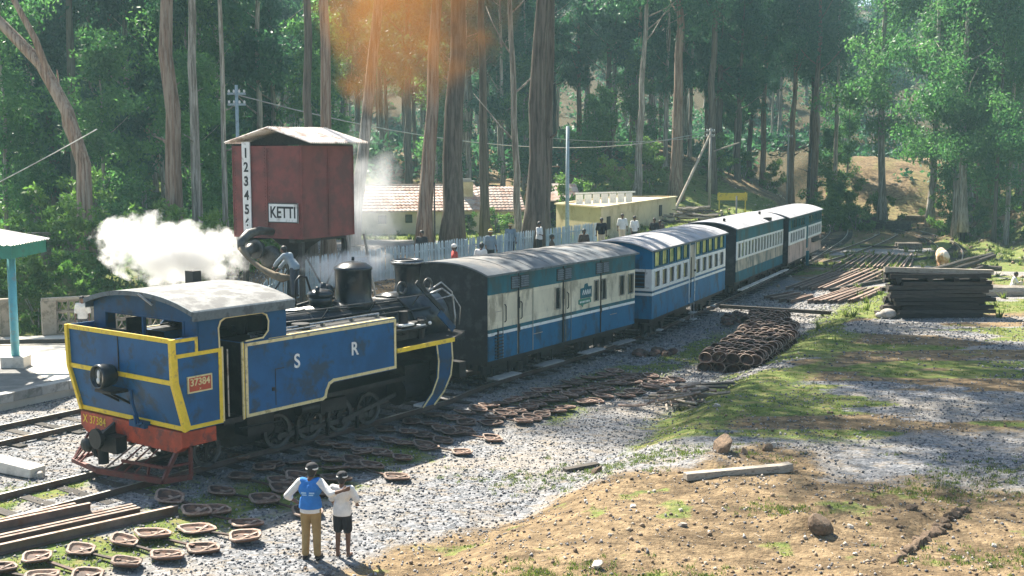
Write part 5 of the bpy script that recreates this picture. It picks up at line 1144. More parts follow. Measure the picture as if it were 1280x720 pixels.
for (x0_, x1_, z1_, y) in ((1.5, 2.1, 2.9, 0), (3.5, 4.0, 2.95, 0), (6.8, 7.3, 2.9, 0), (7.9, 8.5, 2.9, 0), (9.9, 10.5, 2.7, 1.6), (11.4, 12.1, 2.7, 1.6)):
    b = B(); b.box(x0_, x1_, y - .05, y - .003, z1_ - .6, z1_); w_ = b.obj('window', SLP, HB); b = B(); b.box(x0_ + .06, (x0_ + x1_) / 2 - .02, y - .06, y - .05, z1_ - .55, z1_ - .05); b.box((x0_ + x1_) / 2 + .02, x1_ - .06, y - .06, y - .05, z1_ - .55, z1_ - .05); b.obj('pane', GLS, w_)
b = B(); b.box(0, 9.2, -.06, -.003, z0_, z0_ + .85); b.obj('base_course', WALLC, HB)
# small tiled shed glimpsed right of the big trunk
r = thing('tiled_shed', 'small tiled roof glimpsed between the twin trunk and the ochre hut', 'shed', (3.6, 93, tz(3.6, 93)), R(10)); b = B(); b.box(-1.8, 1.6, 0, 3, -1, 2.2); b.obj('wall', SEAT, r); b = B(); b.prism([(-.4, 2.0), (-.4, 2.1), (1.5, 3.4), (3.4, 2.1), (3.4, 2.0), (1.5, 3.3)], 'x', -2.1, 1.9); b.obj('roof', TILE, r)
# ------------------------------------------------------------------ ochre flat-roofed hut
HU = thing('flat_roofed_hut', 'ochre flat-roofed hut with white slatted parapet beyond the fence', 'hut', (0, 0, 0))
fpnt = [(5.36, 70), (12.4, 88), (8.4, 90), (2.85, 75)]
b = B(); b.prism(fpnt, 'z', 1.0, 4.08); b.prism([(5.36, 70), (5.9, 71.4), (3.45, 76.2), (2.85, 75)], 'z', 4.08, 4.1); b.obj('wall', HUTW, HU)
b = B()
for a_, c_ in zip(fpnt, fpnt[1:] + fpnt[:1]):
    v_ = Vector((c_[0] - a_[0], c_[1] - a_[1])).normalized() * .08; b.bar((a_[0] - v_.x, a_[1] - v_.y, 4.13), (c_[0] + v_.x, c_[1] + v_.y, 4.13 + .003), .22, .1)
b.obj('parapet', HUTW, HU)
for k in range(7):
    t0_ = k / 7; p = Vector((4.1, 74.6)).lerp(Vector((8.2, 78.4)), t0_); q = Vector((4.1, 74.6)).lerp(Vector((8.2, 78.4)), t0_ + .115); b = B(); b.bar((p.x, p.y, 4.42), (q.x, q.y, 4.42), .05, .62); b.obj('slat_panel', WHT, HU)
b = B(); b.bar((4.05, 74.65, 4.80), (8.3, 78.5, 4.80), .07, .1); b.obj('parapet_rail', WHT, HU)
b = B(); b.box(5.95, 6.05, 71.2, 71.5, 2.9, 3.5); d_ = Vector((7.04, 18)).normalized()
for s0, s1, za, zb2 in ((.8, 1.3, 2.8, 3.5), (14.8, 15.3, 3.0, 3.7)):
    pass
b = B(); p0 = Vector((5.36, 70)) ; n__ = Vector((d_.y, -d_.x)) * .03
for s0, za, zb2 in ((1.2, 2.7, 3.5), (14.2, 2.9, 3.7)):
    a_ = p0 + d_ * s0 + n__; c_ = p0 + d_ * (s0 + .7) + n__; b.bar((a_.x, a_.y, (za + zb2) / 2), (c_.x, c_.y, (za + zb2) / 2), .05, zb2 - za)
b.obj('window', SLP, HU)
# ------------------------------------------------------------------ poles, wires, boards
def pole(x, y, r, z1, m, lab, arms=(), rz=0, name='telegraph_pole', cat='pole', z0=None, lean=0):
    zb2 = tz(x, y) - .3 if z0 is None else z0
    o_ = thing(name, lab, cat, (x, y, zb2), rz); b_ = B(); b_.tube([(0, 0, 0), (lean, 0, z1 - zb2)], [r, r * .75], 10); b_.obj('post', m, o_, True)
    for (h, w2) in arms:
        b_ = B(); b_.box(-w2, w2, -.05, .05, h - zb2 - .05, h - zb2 + .05); ar = b_.obj('crossarm', m, o_)
        for q in (-w2 * .85, -w2 * .3, w2 * .3, w2 * .85): b_ = B(); b_.lathe([(.03, 0), (.055, .04), (.05, .1), (.02, .14)], 8, (q, 0, h - zb2 + .05)); b_.obj('insulator', WHT, ar)
    return o_
pole(-12.9, 55.0, .10, 10.5, POLEB, 'blue-grey telegraph pole with two short crossarms above the tin tank roof', [(10.1, .42), (9.6, .42)])
pole(3.0, 63.0, .12, 8.8, POLEB, 'blue-grey iron post standing by the fence left of the ochre hut')
pole(2.75, 90, .07, 9.0, BARKB, 'thin reddish post with small orange box behind the hut', [(6.4, .9)], R(12))
b = B(); b.box(2.62, 2.88, 89.85, 90.1, 7.9, 8.5); tag(b.obj('orange_box', RED), 'small orange box fixed high on the thin reddish post', 'box')
PP = pole(16.3, 96, .13, 9.5, POLE, 'grey telegraph pole propped by a long diagonal stay beside the woodpile', [(9.2, .35), (8.8, .35)])
b = B(); b.tube([(12.6, 92, tz(12.6, 92) - .2), (16.2, 95.8, 8.9)], [.13, .09], 8); b.obj('stay_pole', SLPL, None); s_o = bpy.data.objects['stay_pole']; tag(s_o, 'long diagonal grey prop leaning against the telegraph pole', 'pole')
b = B(); b.bar((16.6, 96, 7.6), (18.8, 96.6, 8.3), .12, .1); tag(b.obj('slanted_board', SLPL), 'pale slanted board fixed on the right of the propped pole', 'board')
pole(26.0, 110, .09, 9.4, POLE, 'slim dark telegraph pole standing on the earthy mound', [(9.0, .4)])
pole(17.0, 88, .08, 4.2, POLE, 'short pale post left of the yellow board')
pole(-3.55, 53.2, .05, 6.0, SLP, 'thin dark iron rod standing at the fence between two trunks', name='iron_rod')
for i, (x, y) in enumerate(((-4.3, 62.5), (-1.0, 70), (1.0, 60.5))): pole(x, y, .035, tz(x, y) + 1.3, SLP, ('thin fence stake in the lit grass left of the stout trunk', 'thin fence stake in the lit grass under the house chimney', 'thin stake beside the massive trunk')[i], name='stake')
b = B(); b.box(-1.2, 1.2, -.04, .04, .15, .75); r = thing('yellow_notice_board', 'long yellow board on posts behind the coaches near the propped pole', 'sign', (18.0, 95, 3.45), R(-12)); b.obj('board', SIGNY, r)
b = B(); b.box(-1.1, -1.0, .045, .12, -2, .8); b.box(1.0, 1.1, .045, .12, -2.6, .8); b.obj('post', SIGNY, r)
def wire(p0, p1, sag, lab, r=.018):
    P_ = [Vector(p0).lerp(Vector(p1), k / 14) - Vector((0, 0, sag * 4 * (k / 14) * (1 - k / 14))) for k in range(15)]
    b_ = B(); b_.tube(P_, r, 5); tag(b_.obj('overhead_wire', WIRE), lab, 'wire')
wire((-12.9, 55, 10.05), (16.3, 96, 9.3), 1.9, 'upper overhead wire from the blue-grey pole to the propped pole', .03)
wire((2.8, 90, 8.6), (16.3, 96, 8.85), .4, 'lower overhead wire between the reddish post and the propped pole', .02)
wire((-26, 50, 4.2), (-15.6, 44, 8.2), .1, 'slack pale wire slanting up across the left trees', .022)
# ------------------------------------------------------------------ loose things in the yard
def px(x, y): return x, y, tz(x, y)
# pot sleepers: two rusty iron pans joined by a tie bar
def pan_mesh():
    b_ = B(); n = 14; vs = []
    for (rx, ry, z) in ((.30, .20, .0), (.335, .235, .05), (.325, .225, .075), (.285, .185, .07), (.24, .15, .014)):
        for k in range(n):
            a = 2 * math.pi * k / n; e = 1 + .10 * math.cos(4 * a); vs.append((rx * e * math.cos(a), ry * e * math.sin(a), z + .02 * abs(math.cos(a))))
    f = [(i * n + k, i * n + (k + 1) % n, (i + 1) * n + (k + 1) % n, (i + 1) * n + k) for i in range(4) for k in range(n)] + [tuple(range(4 * n, 5 * n)), tuple(range(n))[::-1]]
    b_.add(vs, f); b_.m = [1 if n <= i < 3 * n else 0 for i in range(len(f))]
    b_.cm = 1; b_.bar((.10, -.17, .06), (.10, .17, .06), .05, .03); b_.bar((-.02, 0, .06), (.10, 0, .07), .04, .03); b_.cm = 0; b_.bar((.12, 0, .05), (.28, .0, .06), .08, .02)
    return b_.mesh('pan', [RUST, RUSTL])
PAN = pan_mesh(); b = B(); b.bar((-.35, 0, .05), (.35, 0, .06), .06, .025); TIE = b.mesh('tie_bar', RUST)
def sleeper_pair(x, y, az, lab, sp=1.15, both=True):
    r = thing('pot_sleeper', lab, 'iron sleeper', (x, y, tz(x, y) + .01), az, 'rusty iron pot sleepers laid out beside the track')
    r.scale = (1.14, 1.14, 1.2) if y < 26 else (1, 1, 1.1); r.rotation_euler = (rnd.uniform(-.04, .04), rnd.uniform(-.05, .05), az + rnd.uniform(-.12, .12))
    for s_ in (-1, 1):
        if s_ == 1 or both: o_ = link('pan', PAN, r, (s_ * sp / 2 + rnd.uniform(-.05, .05), 0, rnd.uniform(.025, .05)), (rnd.uniform(-.10, .10), rnd.uniform(-.10, .10), rnd.uniform(-.3, .3)), (rnd.uniform(.92, 1.1), rnd.uniform(.9, 1.15), rnd.uniform(.6, .85)))
    link('tie_bar', TIE, r, (0, 0, 0), (0, 0, rnd.uniform(-.06, .06)))
H_, F_ = 7.2, 1450.
def G0(u, v, z=0.):
    p_ = math.atan(165 / 1450); a = (u - 640) / F_; bb = (360 - v) / F_; d = (a, math.cos(p_) + bb * math.sin(p_), -math.sin(p_) + bb * math.cos(p_)); t_ = (z - H_) / d[2]; return d[0] * t_, d[1] * t_
AZ = math.atan2(-.57, .82)
first = [(-30, 722), (5, 712), (54, 702), (107, 690), (156, 680), (197, 672), (252, 662), (60, 722), (216, 626), (250, 642), (282, 617), (305, 600), (335, 628), (330, 588), (352, 604), (372, 590), (300, 574)]
for (u, v) in first:
    x, y = G0(u, v, .05); sleeper_pair(x + .47, y - .33, AZ, 'rusty iron pot sleeper in the sparse rows near the two standing people')
second = [(395, 584), (420, 574), (440, 580), (452, 563), (478, 570), (480, 552), (510, 556), (505, 541), (532, 546), (535, 533), (560, 536), (555, 562), (470, 592), (430, 560), (590, 545), (562, 524), (590, 527)]
for (u, v) in second:
    x, y = G0(u, v, .05); sleeper_pair(x, y, AZ, 'rusty iron pot sleeper in the loose middle group below the side tank')
for k in range(16):
    x, y = G0(600, 520, .05); x += .60 * k * .52; y += .80 * k * .52
    for j in range(2):
        if j == 1 and k in (5, 11): continue
        sleeper_pair(x + .8 * j * 1.35 * (.7 if k < 9 else 1), y - .6 * j * 1.35 * (.7 if k < 9 else 1), AZ, 'rusty iron pot sleeper in the ' + ('train-side' if j == 0 else 'gravel-side') + ' half of the close double row', .95)
# heap of stacked pots: long low block, columns nested on edge
PB = B(); n = 12; vs = []
for (r_, z) in ((.22, .10), (.27, .03), (.30, 0), (.34, .02), (.31, .07), (.22, .15), (.08, .18)):
    for k in range(n): a = 2 * math.pi * k / n; vs.append((r_ * .80 * math.cos(a), r_ * .58 * math.sin(a), z * .9 + .02 * math.cos(2 * a)))
PB.add(vs, [(i * n + k, i * n + (k + 1) % n, (i + 1) * n + (k + 1) % n, (i + 1) * n + k) for i in range(6) for k in range(n)] + [tuple(range(6 * n, 7 * n)), tuple(range(n))[::-1]])
PB.m = [1 if 2 * n <= i < 3 * n else 0 for i in range(len(PB.f))]
POT = PB.mesh('iron_pot', [RUST, RUSTL])
hd = R(25); ux, uy = math.sin(hd), math.cos(hd)
for i in range(33):
    for j in range(8):
        if i > 25 and j > 5: continue
        for lyr in range(2):
            if lyr == 0 and not (i < 2 or j > 6): continue
            s_ = i * .345 + (j % 2) * .16; t_ = j * .235 - .3 + (-.016 * i if i > 17 else 0)
            if i > 24: t_ -= .35
            x, y = 6.75 + ux * s_ + uy * t_, 38.3 + uy * s_ - ux * t_
            o_ = link('iron_pot', POT, None, (x, y, .14 + lyr * .36 + rnd.uniform(-.03, .03) + (0.06 if i % 3 else 0)), (R(-104) + rnd.uniform(-.25, .25), rnd.uniform(-.4, .4), rnd.uniform(-.5, .5) - .45))
            tag(o_, 'rusty iron pot in the long heap by the bank, ' + ('front end' if i < 2 else 'near part' if i < 11 else 'middle part' if i < 21 else 'far part') + (', bank side' if j > 4 else ', train side' if j < 2 else ', centre rows'), 'iron pot', 'iron pots stacked in the long heap')
for k in range(26):
    x, y = G0(907 + rnd.random() * 55, 392 + rnd.random() * 14, .1)
    o_ = link('iron_pot', POT, None, (x, y, .08), (rnd.uniform(-.4, .4), rnd.uniform(-.4, .4), rnd.random() * 6)); tag(o_, 'rusty iron pot lying loose at the far left end of the heap', 'iron pot', 'loose pots at the end of the heap')
for k in range(9):
    x, y = G0(795 + rnd.random() * 48, 437 + rnd.random() * 9, .05)
    o_ = link('iron_pot', POT, None, (x, y, .03), (rnd.uniform(-.3, .3), rnd.uniform(-.3, .3), rnd.random() * 6)); tag(o_, 'rusty iron scrap lying by the luggage van end steps', 'iron scrap', 'scrap beside the luggage van')
# rails stacked bottom left
RB = {}
def rail_piece(L_, m=None):
    if L_ not in RB:
        b_ = B(); b_.prism(RP, 'x', -L_ / 2, L_ / 2); b_.m = [1 if i == 2 + 6 else 0 for i in range(len(b_.f))]; RB[L_] = b_.mesh('rail', [RAILM, RUSTL])
    return RB[L_]
def loose_rail(x, y, z, az, L_, lab, grp=None, s=1, roll=0):
    o_ = link('loose_rail', rail_piece(L_), None, (x, y, z), (roll, 0, az), (1, s, s)); tag(o_, lab, 'rail', grp); return o_
ra = math.pi / 2 - R(47)
for k, (du, dz, L_, lab) in enumerate([(0, .02, 9, 'nearest rusty rail of the bundle in the bottom left corner'), (.17, .02, 9, 'second rusty rail of the bottom left bundle, counted from the front'), (.34, .02, 8, 'third rusty rail of the bottom left bundle, counted from the front'),
                                      (.50, .02, 8, 'fourth rusty rail of the bottom left bundle, counted from the front'), (.78, .02, 7, 'rearmost rusty rail of the bottom left bundle, a little apart'), (.1, .19, 8.4, 'rusty rail lying on top of the bottom left bundle')]):
    ex, ey = (-6.75, 22.75) if k in (0,) else (-7.35, 22.5) if k < 4 else (-8.3, 22.3)
    ca, sa = math.cos(ra), math.sin(ra); x = ex - ca * L_ / 2 - sa * du; y = ey - sa * L_ / 2 + ca * du
    loose_rail(x, y, dz, ra + (.015 if k == 4 else 0), L_, lab, s=1.35)
# long rails and steel bars laid out flat by the coaches
def flat(u0, v0, u1, v1, n_, du, dv, lab, grp, jit=.3, m_=None):
    for k in range(n_):
        a = G0(u0 + du * k, v0 + dv * k, .1); c_ = G0(u1 + du * k * .8, v1 + dv * k * .8, .1); mx, my = (a[0] + c_[0]) / 2, (a[1] + c_[1]) / 2; L_ = round(math.dist(a, c_) * 2) / 2
        loose_rail(mx + rnd.uniform(-jit, jit) * .4, my + rnd.uniform(-jit, jit), max(tz(mx, my), tz(*a) * .5 + tz(*c_) * .5) + .02, math.atan2(c_[1] - a[1], c_[0] - a[0]) + rnd.uniform(-.01, .01), L_, lab, grp, 1.2)
flat(984, 361, 1052, 336, 13, 6.4, .1, 'long rusty rail lying flat in the nearer panel beside the third coach', 'rails of the nearer flat panel')
flat(1043, 335, 1072, 318, 15, 6.5, -.05, 'rusty rail lying flat in the farther panel beside the last coach', 'rails of the farther flat panel')
flat(1010, 377, 1060, 361, 14, 5.2, .1, 'short rusty rail lying in front of the flat panels', 'rails in front of the flat panels')
flat(955, 372, 990, 366, 6, 7, 1.2, 'rusted bar among weeds left of the bank edge', 'rusted bars among the weeds')
for (u0, v0, u1, v1, lab) in ((900, 382, 1038, 394, 'long dark beam lying across the gravel behind the iron heap'), (1040, 338, 1140, 345, 'long bar lying crosswise between the two flat rail panels'), (1038, 362, 1108, 349, 'dark bar lying crosswise in front of the nearer panel'),
                              (1132, 325, 1172, 320, 'beam lying crosswise left of the cow'), (1075, 307, 1122, 309, 'pale beam in the far yard')):
    a, c_ = G0(u0, v0, .15), G0(u1, v1, .15); b = B(); b.bar((a[0], a[1], tz(*a) + .12), (c_[0], c_[1], tz(*c_) + .12), .2, .16); tag(b.obj('beam', SLP), lab, 'beam')
# far yard ladders of sleepers across the siding
# stack of old wooden sleepers
SM = {}
def timber(L_, a=.24, h=.15, m=None, key=None, name='timber'):
    k = (L_, a, h, key)
    if k not in SM:
        b_ = B(); g = random.Random(hash(k) % 999)
        nseg = 5; vs = []
        for i in range(nseg + 1):
            x = -L_ / 2 + L_ * i / nseg
            for (yy, zz) in ((-a / 2, -h / 2), (a / 2, -h / 2), (a / 2, h / 2), (-a / 2, h / 2)): vs.append((x + g.uniform(-.01, .01), yy + g.uniform(-.012, .012), zz + g.uniform(-.01, .01)))
        b_.add(vs, [(i * 4 + q, i * 4 + (q + 1) % 4, (i + 1) * 4 + (q + 1) % 4, (i + 1) * 4 + q) for i in range(nseg) for q in range(4)] + [(3, 2, 1, 0), (nseg * 4, nseg * 4 + 1, nseg * 4 + 2, nseg * 4 + 3)])
        SM[k] = b_.mesh('timber', m or SLP)
    return SM[k]
sx, sy = 17.75, 47.5; zs = tz(sx, sy); az = R(3)
for lyr in range(9):
    for j in range(5):
        along = lyr % 4 != 3
        o_ = link('stacked_sleeper', timber((3.5, 3.8, 4.1, 4.3)[rnd.randrange(4)]), None, (sx + rnd.uniform(-.3, .3), sy + j * .30 + rnd.uniform(-.06, .06), zs + .1 + lyr * .165), (rnd.uniform(-.05, .05), rnd.uniform(-.012, .012), az + rnd.uniform(-.04, .04)))
        tag(o_, 'old dark wooden sleeper in the %s layer up of the squared stack' % 'first second third fourth fifth sixth seventh eighth ninth'.split()[lyr], 'sleeper', 'sleepers in the big squared stack')
    for q in (-1.5, 0.0, 1.5):
        if lyr in (6,): pass
for j, q in enumerate((-1.9, -.6, .5, 1.6)):
    o_ = link('stacked_sleeper', timber(1.5), None, (sx + q, sy + .6, zs + .1 + 9 * .165), (0, 0, R(90) + rnd.uniform(-.05, .05))); tag(o_, ('crosswise sleeper at the left end of the stack top', 'crosswise sleeper left of centre under the long top timbers', 'crosswise sleeper right of centre under the long top timbers', 'crosswise sleeper at the right end of the stack top')[j], 'sleeper')
for j, (dy, dz, L_, rz_, lab) in enumerate(((.0, .14, 4.2, -.02, 'long top timber at the front of the squared stack'), (.35, .16, 4.4, .0, 'long top timber in the middle of the squared stack'), (.7, .15, 4.0, .03, 'long top timber at the back of the squared stack'), (.2, .34, 4.5, -.05, 'uppermost pale timber lying askew on the stack'))):
    o_ = link('top_timber', timber(L_, .26, .2, SLPL if j == 3 else SLP, j), None, (sx - .1, sy + .1 + dy, zs + .1 + 9 * .165 + dz), (0, R(1.5) if j == 3 else 0, az + rz_)); tag(o_, lab, 'timber')
b = B(); b.ell((0, 0, .2), (.35, .28, .22), 10, 7); b.ell((-.3, .1, .12), (.2, .2, .14), 8, 6); o_ = b.obj('pale_boulder', ROCKP, None, True); o_.location = (15.5, 47.4, tz(15.5, 47.4)); tag(o_, 'pale rounded stone at the left foot of the squared stack', 'stone')
def log(u0, v0, u1, v1, r, z0, z1, lab, m=SLP, name='log', n=9):
    a, c_ = G0(u0, v0, z0), G0(u1, v1, z1); b_ = B(); A_ = Vector((a[0], a[1], max(z0, tz(*a) + r * .7))); C_ = Vector((c_[0], c_[1], max(z1, tz(*c_) + r * .7)))
    b_.tube([A_.lerp(C_, k / 6) + Vector((0, 0, rnd.uniform(-.02, .02))) for k in range(7)], [r * (1 - .04 * k) for k in range(7)], n, jit=.05); tag(b_.obj(name, m, None, False), lab, 'log')
log(1212, 368, 1290, 368, .36, .55, .55, 'thick grey log lying right of the squared stack', SLPL)
log(1152, 342, 1222, 322, .17, .8, 1.5, 'dark timber slanting up right behind the squared stack')
log(1185, 340, 1243, 320, .17, .7, 1.3, 'longer slanting timber in the pile behind the stack, nearest the cow')
log(1196, 330, 1240, 318, .2, .9, 1.2, 'thick end of the slanting pile at its right')
log(1160, 347, 1215, 338, .15, .6, .8, 'low timber at the bottom of the slanting pile', SLPL)
log(1195, 345, 1228, 334, .14, .5, .9, 'short timber poking right from the slanting pile')
log(1215, 333, 1252, 336, .2, .55, .5, 'dark log lying at the right of the slanting pile')
# far dark stacks and the dark trough
for i, (u, v, w2, hh, lab) in enumerate(((1088, 284, 1.5, 1.3, 'left dark timber stack at the far end of the yard'), (1122, 285, 1.3, 1.0, 'right dark timber stack at the far end of the yard'), (1137, 308, .9, .45, 'dark long trough-like stack in the middle yard'), (1145, 276, 1.6, .8, 'third dark stack below the sunlit slope'), (1050, 273, .5, .3, 'small dark block beyond the last coach'))):
    x, y = G0(u, v, .2); r = thing('timber_stack', lab, 'stack', (x, y, tz(x, y)), R(-4)); nl = max(2, int(hh / .25))
    for l in range(nl):
        for j in range(3): link('timber', timber(w2 * 2, .35, .22, BARKD, 'f'), r, (rnd.uniform(-.15, .15), j * .42, .12 + l * .25), (0, 0, rnd.uniform(-.03, .03)))
# woodpile behind the coaches left of the pole
r = thing('brushwood_pile', 'heap of cut branches and stones behind the second coach roof', 'woodpile', (13.4, 83, tz(13.4, 83)), 0)
for k in range(46):
    b = B(); a = rnd.uniform(-.5, .5); l = rnd.uniform(.8, 2.2); x_, y_ = rnd.gauss(0, 1.2), rnd.gauss(0, .8); z_ = max(.1, 1.2 - abs(x_) * .45) * rnd.random() + .05
    b.tube([(x_ - l / 2, y_ - a, z_ + rnd.uniform(0, .3)), (x_, y_, z_ + .1), (x_ + l / 2, y_ + a, z_ + rnd.uniform(0, .3))], rnd.uniform(.03, .09), 5, jit=.1); b.obj('branch', rnd.choice((SLP, SLPL, BARKD)), r)
# pile of sticks on the gravel
r = thing('stick_pile', 'loose heap of brown sticks and splintered wood on the gravel', 'stick pile', (5.15, 32.9, tz(5.15, 32.9)), 0)
for k in range(64):
    l = rnd.uniform(.3, 1.1); a = rnd.gauss(.3, .9); x_, y_ = rnd.gauss(0, .55), rnd.gauss(0, .5); z_ = max(.05, .55 - abs(x_) * .35) * rnd.random()
    b = B(); dx, dy = math.cos(a) * l / 2, math.sin(a) * l / 2; b.tube([(x_ - dx, y_ - dy, z_ + .02), (x_, y_, z_ + .05), (x_ + dx, y_ + dy, z_ + rnd.uniform(0, .15))], rnd.uniform(.018, .05), 5); b.obj('stick', rnd.choice((SLPL, SLPL, RUSTL, SLP)), r)
for (x, y, a, l, lab) in ((5.9, 33.8, .1, 1.4, 'dark plank on top right of the stick heap'), (5.7, 33.4, -.3, 1.2, 'dark plank lying across the stick heap'), (1.6, 26.2, .5, .9, 'short dark stick at the grassy gravel edge')):
    b = B(); b.bar((x - math.cos(a) * l / 2, y - math.sin(a) * l / 2, tz(x, y) + .32 if x > 3 else tz(x, y) + .05), (x + math.cos(a) * l / 2, y + math.sin(a) * l / 2, tz(x, y) + .36 if x > 3 else tz(x, y) + .08), .18, .06); tag(b.obj('plank', SLP), lab, 'plank')
# weathered beam on the dirt
a = (3.55, 23.2); c_ = (5.85, 23.95); b = B(); b.bar((a[0], a[1], tz(*a) + .09), (c_[0], c_[1], tz(*c_) + .12), .20, .15); b.bar((c_[0] - .3, c_[1] - .1, tz(*c_) + .10), (c_[0] + .05, c_[1] + .02, tz(*c_) + .13), .22, .17)
tag(b.obj('weathered_beam', SLPL, None, bevel=.015), 'pale weathered wooden beam lying on the bare earth', 'beam')
def rock(x, y, r, m, lab, sz=(1, 1, .7), sub=3, grp=None, cat='rock', name='rock'):
    bpy_me = bmesh_ico(sub); from_n = np.array([v.co for v in bpy_me.vertices]) if False else None
    return None
import bmesh
ROCKS = []
for i in range(6):
    bm = bmesh.new(); bmesh.ops.create_icosphere(bm, subdivisions=3, radius=1); g = np.random.default_rng(60 + i)
    dirs = g.normal(size=(14, 3)); dirs /= np.linalg.norm(dirs, axis=1)[:, None]; cut = .55 + .35 * g.random(14)
    for v in bm.verts:
        p = np.array(v.co)
        for d, cc in zip(dirs, cut):
            e = p @ d
            if e > cc: p = p - d * (e - cc) * .9
        p *= 1 + .06 * (float(fbm(np.array([p[0] * 3 + 9]), np.array([p[1] * 3 + p[2] * 4]), i)[0]) - .5); v.co = p
    me = bpy.data.meshes.new('rock'); bm.to_mesh(me); bm.free(); me.materials.append(ROCK); ROCKS.append(me)
    me2 = me.copy(); me2.materials.clear(); me2.materials.append(ROCKP); ROCKS.append(me2)
def rock(x, y, r, k, lab, grp=None, cat='rock', name='rock', flat=.7):
    o_ = link(name, ROCKS[k], None, (x, y, tz(x, y) + r * .25), (rnd.random(), rnd.random(), rnd.random() * 6), (r, r * .8, r * flat)); tag(o_, lab, cat, grp)
for x, y, r, k, lab in ((5.45, 19.75, .30, 0, 'large dark clod in the foreground dug from the dirt'), (4.6, 24.7, .32, 2, 'dark earth mound rock behind the weathered beam'), (5.1, 24.9, .14, 4, 'small dark clod right of the mound behind the beam'), (3.05, 20.2, .10, 1, 'small pale stone on the dirt left of centre'), (1.35, 18.0, .13, 1, 'pale flat stone at the bottom of the picture'),
                        (7.6, 21.4, .13, 4, 'dark clod above the row of clods'), (6.1, 20.3, .08, 3, 'white chip of stone right of the big clod'), (5.8, 25.7, .17, 8, 'dark rock beside the beam end on the gravel edge'), (6.0, 26.0, .14, 9, 'pale rock beside the beam end on the gravel edge'),
                        (5.5, 30.5, .10, 3, 'white stone on the gravel bank'), (1.9, 25.2, .16, 4, 'dark clod on the grassy gravel edge'), (2.3, 21.5, .08, 1, 'white scrap on the bare dirt'), (-1.9, 17.9, .05, 7, 'little white pebble at the bottom edge')):
    rock(x, y, r, k, lab)
for k in range(34):
    s_ = k / 33; x, y = 6.35 + 2.3 * s_ + rnd.gauss(0, .03), 18.5 + 3.0 * s_ + rnd.gauss(0, .04)
    rock(x, y, rnd.uniform(.07, .15), rnd.choice((0, 2, 4, 6, 8)), 'dark clod in the diagonal row turned up along the trench', 'clods along the trench', 'clod', 'clod', .9)
for k in range(60):
    x, y = rnd.uniform(-1, 11), rnd.uniform(17.5, 25)
    if zones(np.array([x]), np.array([y]))[0, 1] > .5: rock(x, y, rnd.uniform(.025, .06), rnd.choice((0, 1, 2, 4, 8)), 'small stone scattered on the bare foreground earth', 'small stones on the foreground earth', 'stone', 'stone')
# cast concrete block between the tracks at left
r = thing('concrete_block', 'pale concrete block lying between the two tracks at the left edge', 'block', (-11.35, 25.85, .02), R(-28)); b = B(); b.prism([(-.85, 0), (.75, 0), (.78, .22), (-.8, .30)], 'y', -.22, .22); b.obj('block', CONC, r, bevel=.03)
rock(-10.65, 25.5, .2, 9, 'grey stone at the right end of the concrete block')
# ------------------------------------------------------------------ people
SKIN = mat('brown_skin', (.13, .065, .04), .6, 0, .1, 5, rand=.15, bmp=0); HAIR = mat('black_hair', (.012, .010, .010), .6, rand=0, bmp=.3)
def cloth(name, c, **k): return mat(name, c, .9, 0, .12, 6, bmp=.8, bscale=7, rand=.05, **k)
CW_ = cloth('white_cloth', (.72, .70, .66)); CVEST = cloth('blue_vest_cloth', (.03, .19, .55)); CKH = cloth('khaki_cloth', (.33, .22, .09)); CBK = cloth('black_cloth', (.018, .018, .022)); CDK = cloth('dark_grey_cloth', (.06, .065, .08))
CGR = cloth('grey_blue_cloth', (.17, .22, .26)); CCK = cloth('checked_cloth', (.28, .33, .36)); CBR = cloth('brown_cloth', (.10, .07, .05)); CCR = cloth('cream_cloth', (.66, .56, .40)); SHOE = cloth('dark_shoe', (.03, .02, .018)); CRED = cloth('red_cloth', (.45, .05, .04)); CYE = cloth('yellow_cap_cloth', (.6, .45, .12))
def remesh(o, vox, sm=4):
    r_ = o.modifiers.new('remesh', 'REMESH'); r_.mode = 'VOXEL'; r_.voxel_size = vox; r_.use_smooth_shade = True
    s_ = o.modifiers.new('smooth', 'SMOOTH'); s_.factor = .5; s_.iterations = sm
def seg(b_, pts, rr, n=12):
    for (p, q), (r0, r1) in zip(zip(pts[:-1], pts[1:]), zip(rr[:-1], rr[1:])): b_.cyl(p, q, r0, r1, n); 
    for p, r in zip(pts, rr): b_.ell(p, r, 12, 8)
def hand(b_, wr, el, sc_=1., curl=.5, side=1, grip=None):
    """palm, four unequal fingers with two bends, and a thumb from the side of the palm"""
    wr, el = Vector(wr), Vector(el); d = (wr - el).normalized(); s_ = d.cross(Vector((0, 1, 0)) if abs(d.y) < .8 else Vector((0, 0, 1))).normalized() * side; nrm = d.cross(s_).normalized()
    palm = wr + d * .05 * sc_
    b_.tube([wr, wr + d * .03 * sc_, wr + d * .09 * sc_], [.022 * sc_, .034 * sc_, .036 * sc_], 10)
    for k, L_ in enumerate((.068, .078, .072, .056)):
        o_ = s_ * (k - 1.5) * .020 * sc_; p0 = wr + d * .085 * sc_ + o_; c_ = curl * (.8 + .1 * k)
        p1 = p0 + (d * math.cos(c_ * .6) + nrm * math.sin(c_ * .6)) * L_ * .55 * sc_; p2 = p1 + (d * math.cos(c_ * 1.6) + nrm * math.sin(c_ * 1.6)) * L_ * .5 * sc_
        b_.tube([p0, p1, p2], [.0115 * sc_, .0105 * sc_, .0085 * sc_], 6)
    t0_ = wr + d * .03 * sc_ - s_ * .026 * sc_; b_.tube([t0_, t0_ - s_ * .03 * sc_ + d * .03 * sc_ + nrm * .01, t0_ - s_ * .035 * sc_ + d * .06 * sc_ + nrm * .022], [.014 * sc_, .012 * sc_, .009 * sc_], 6)
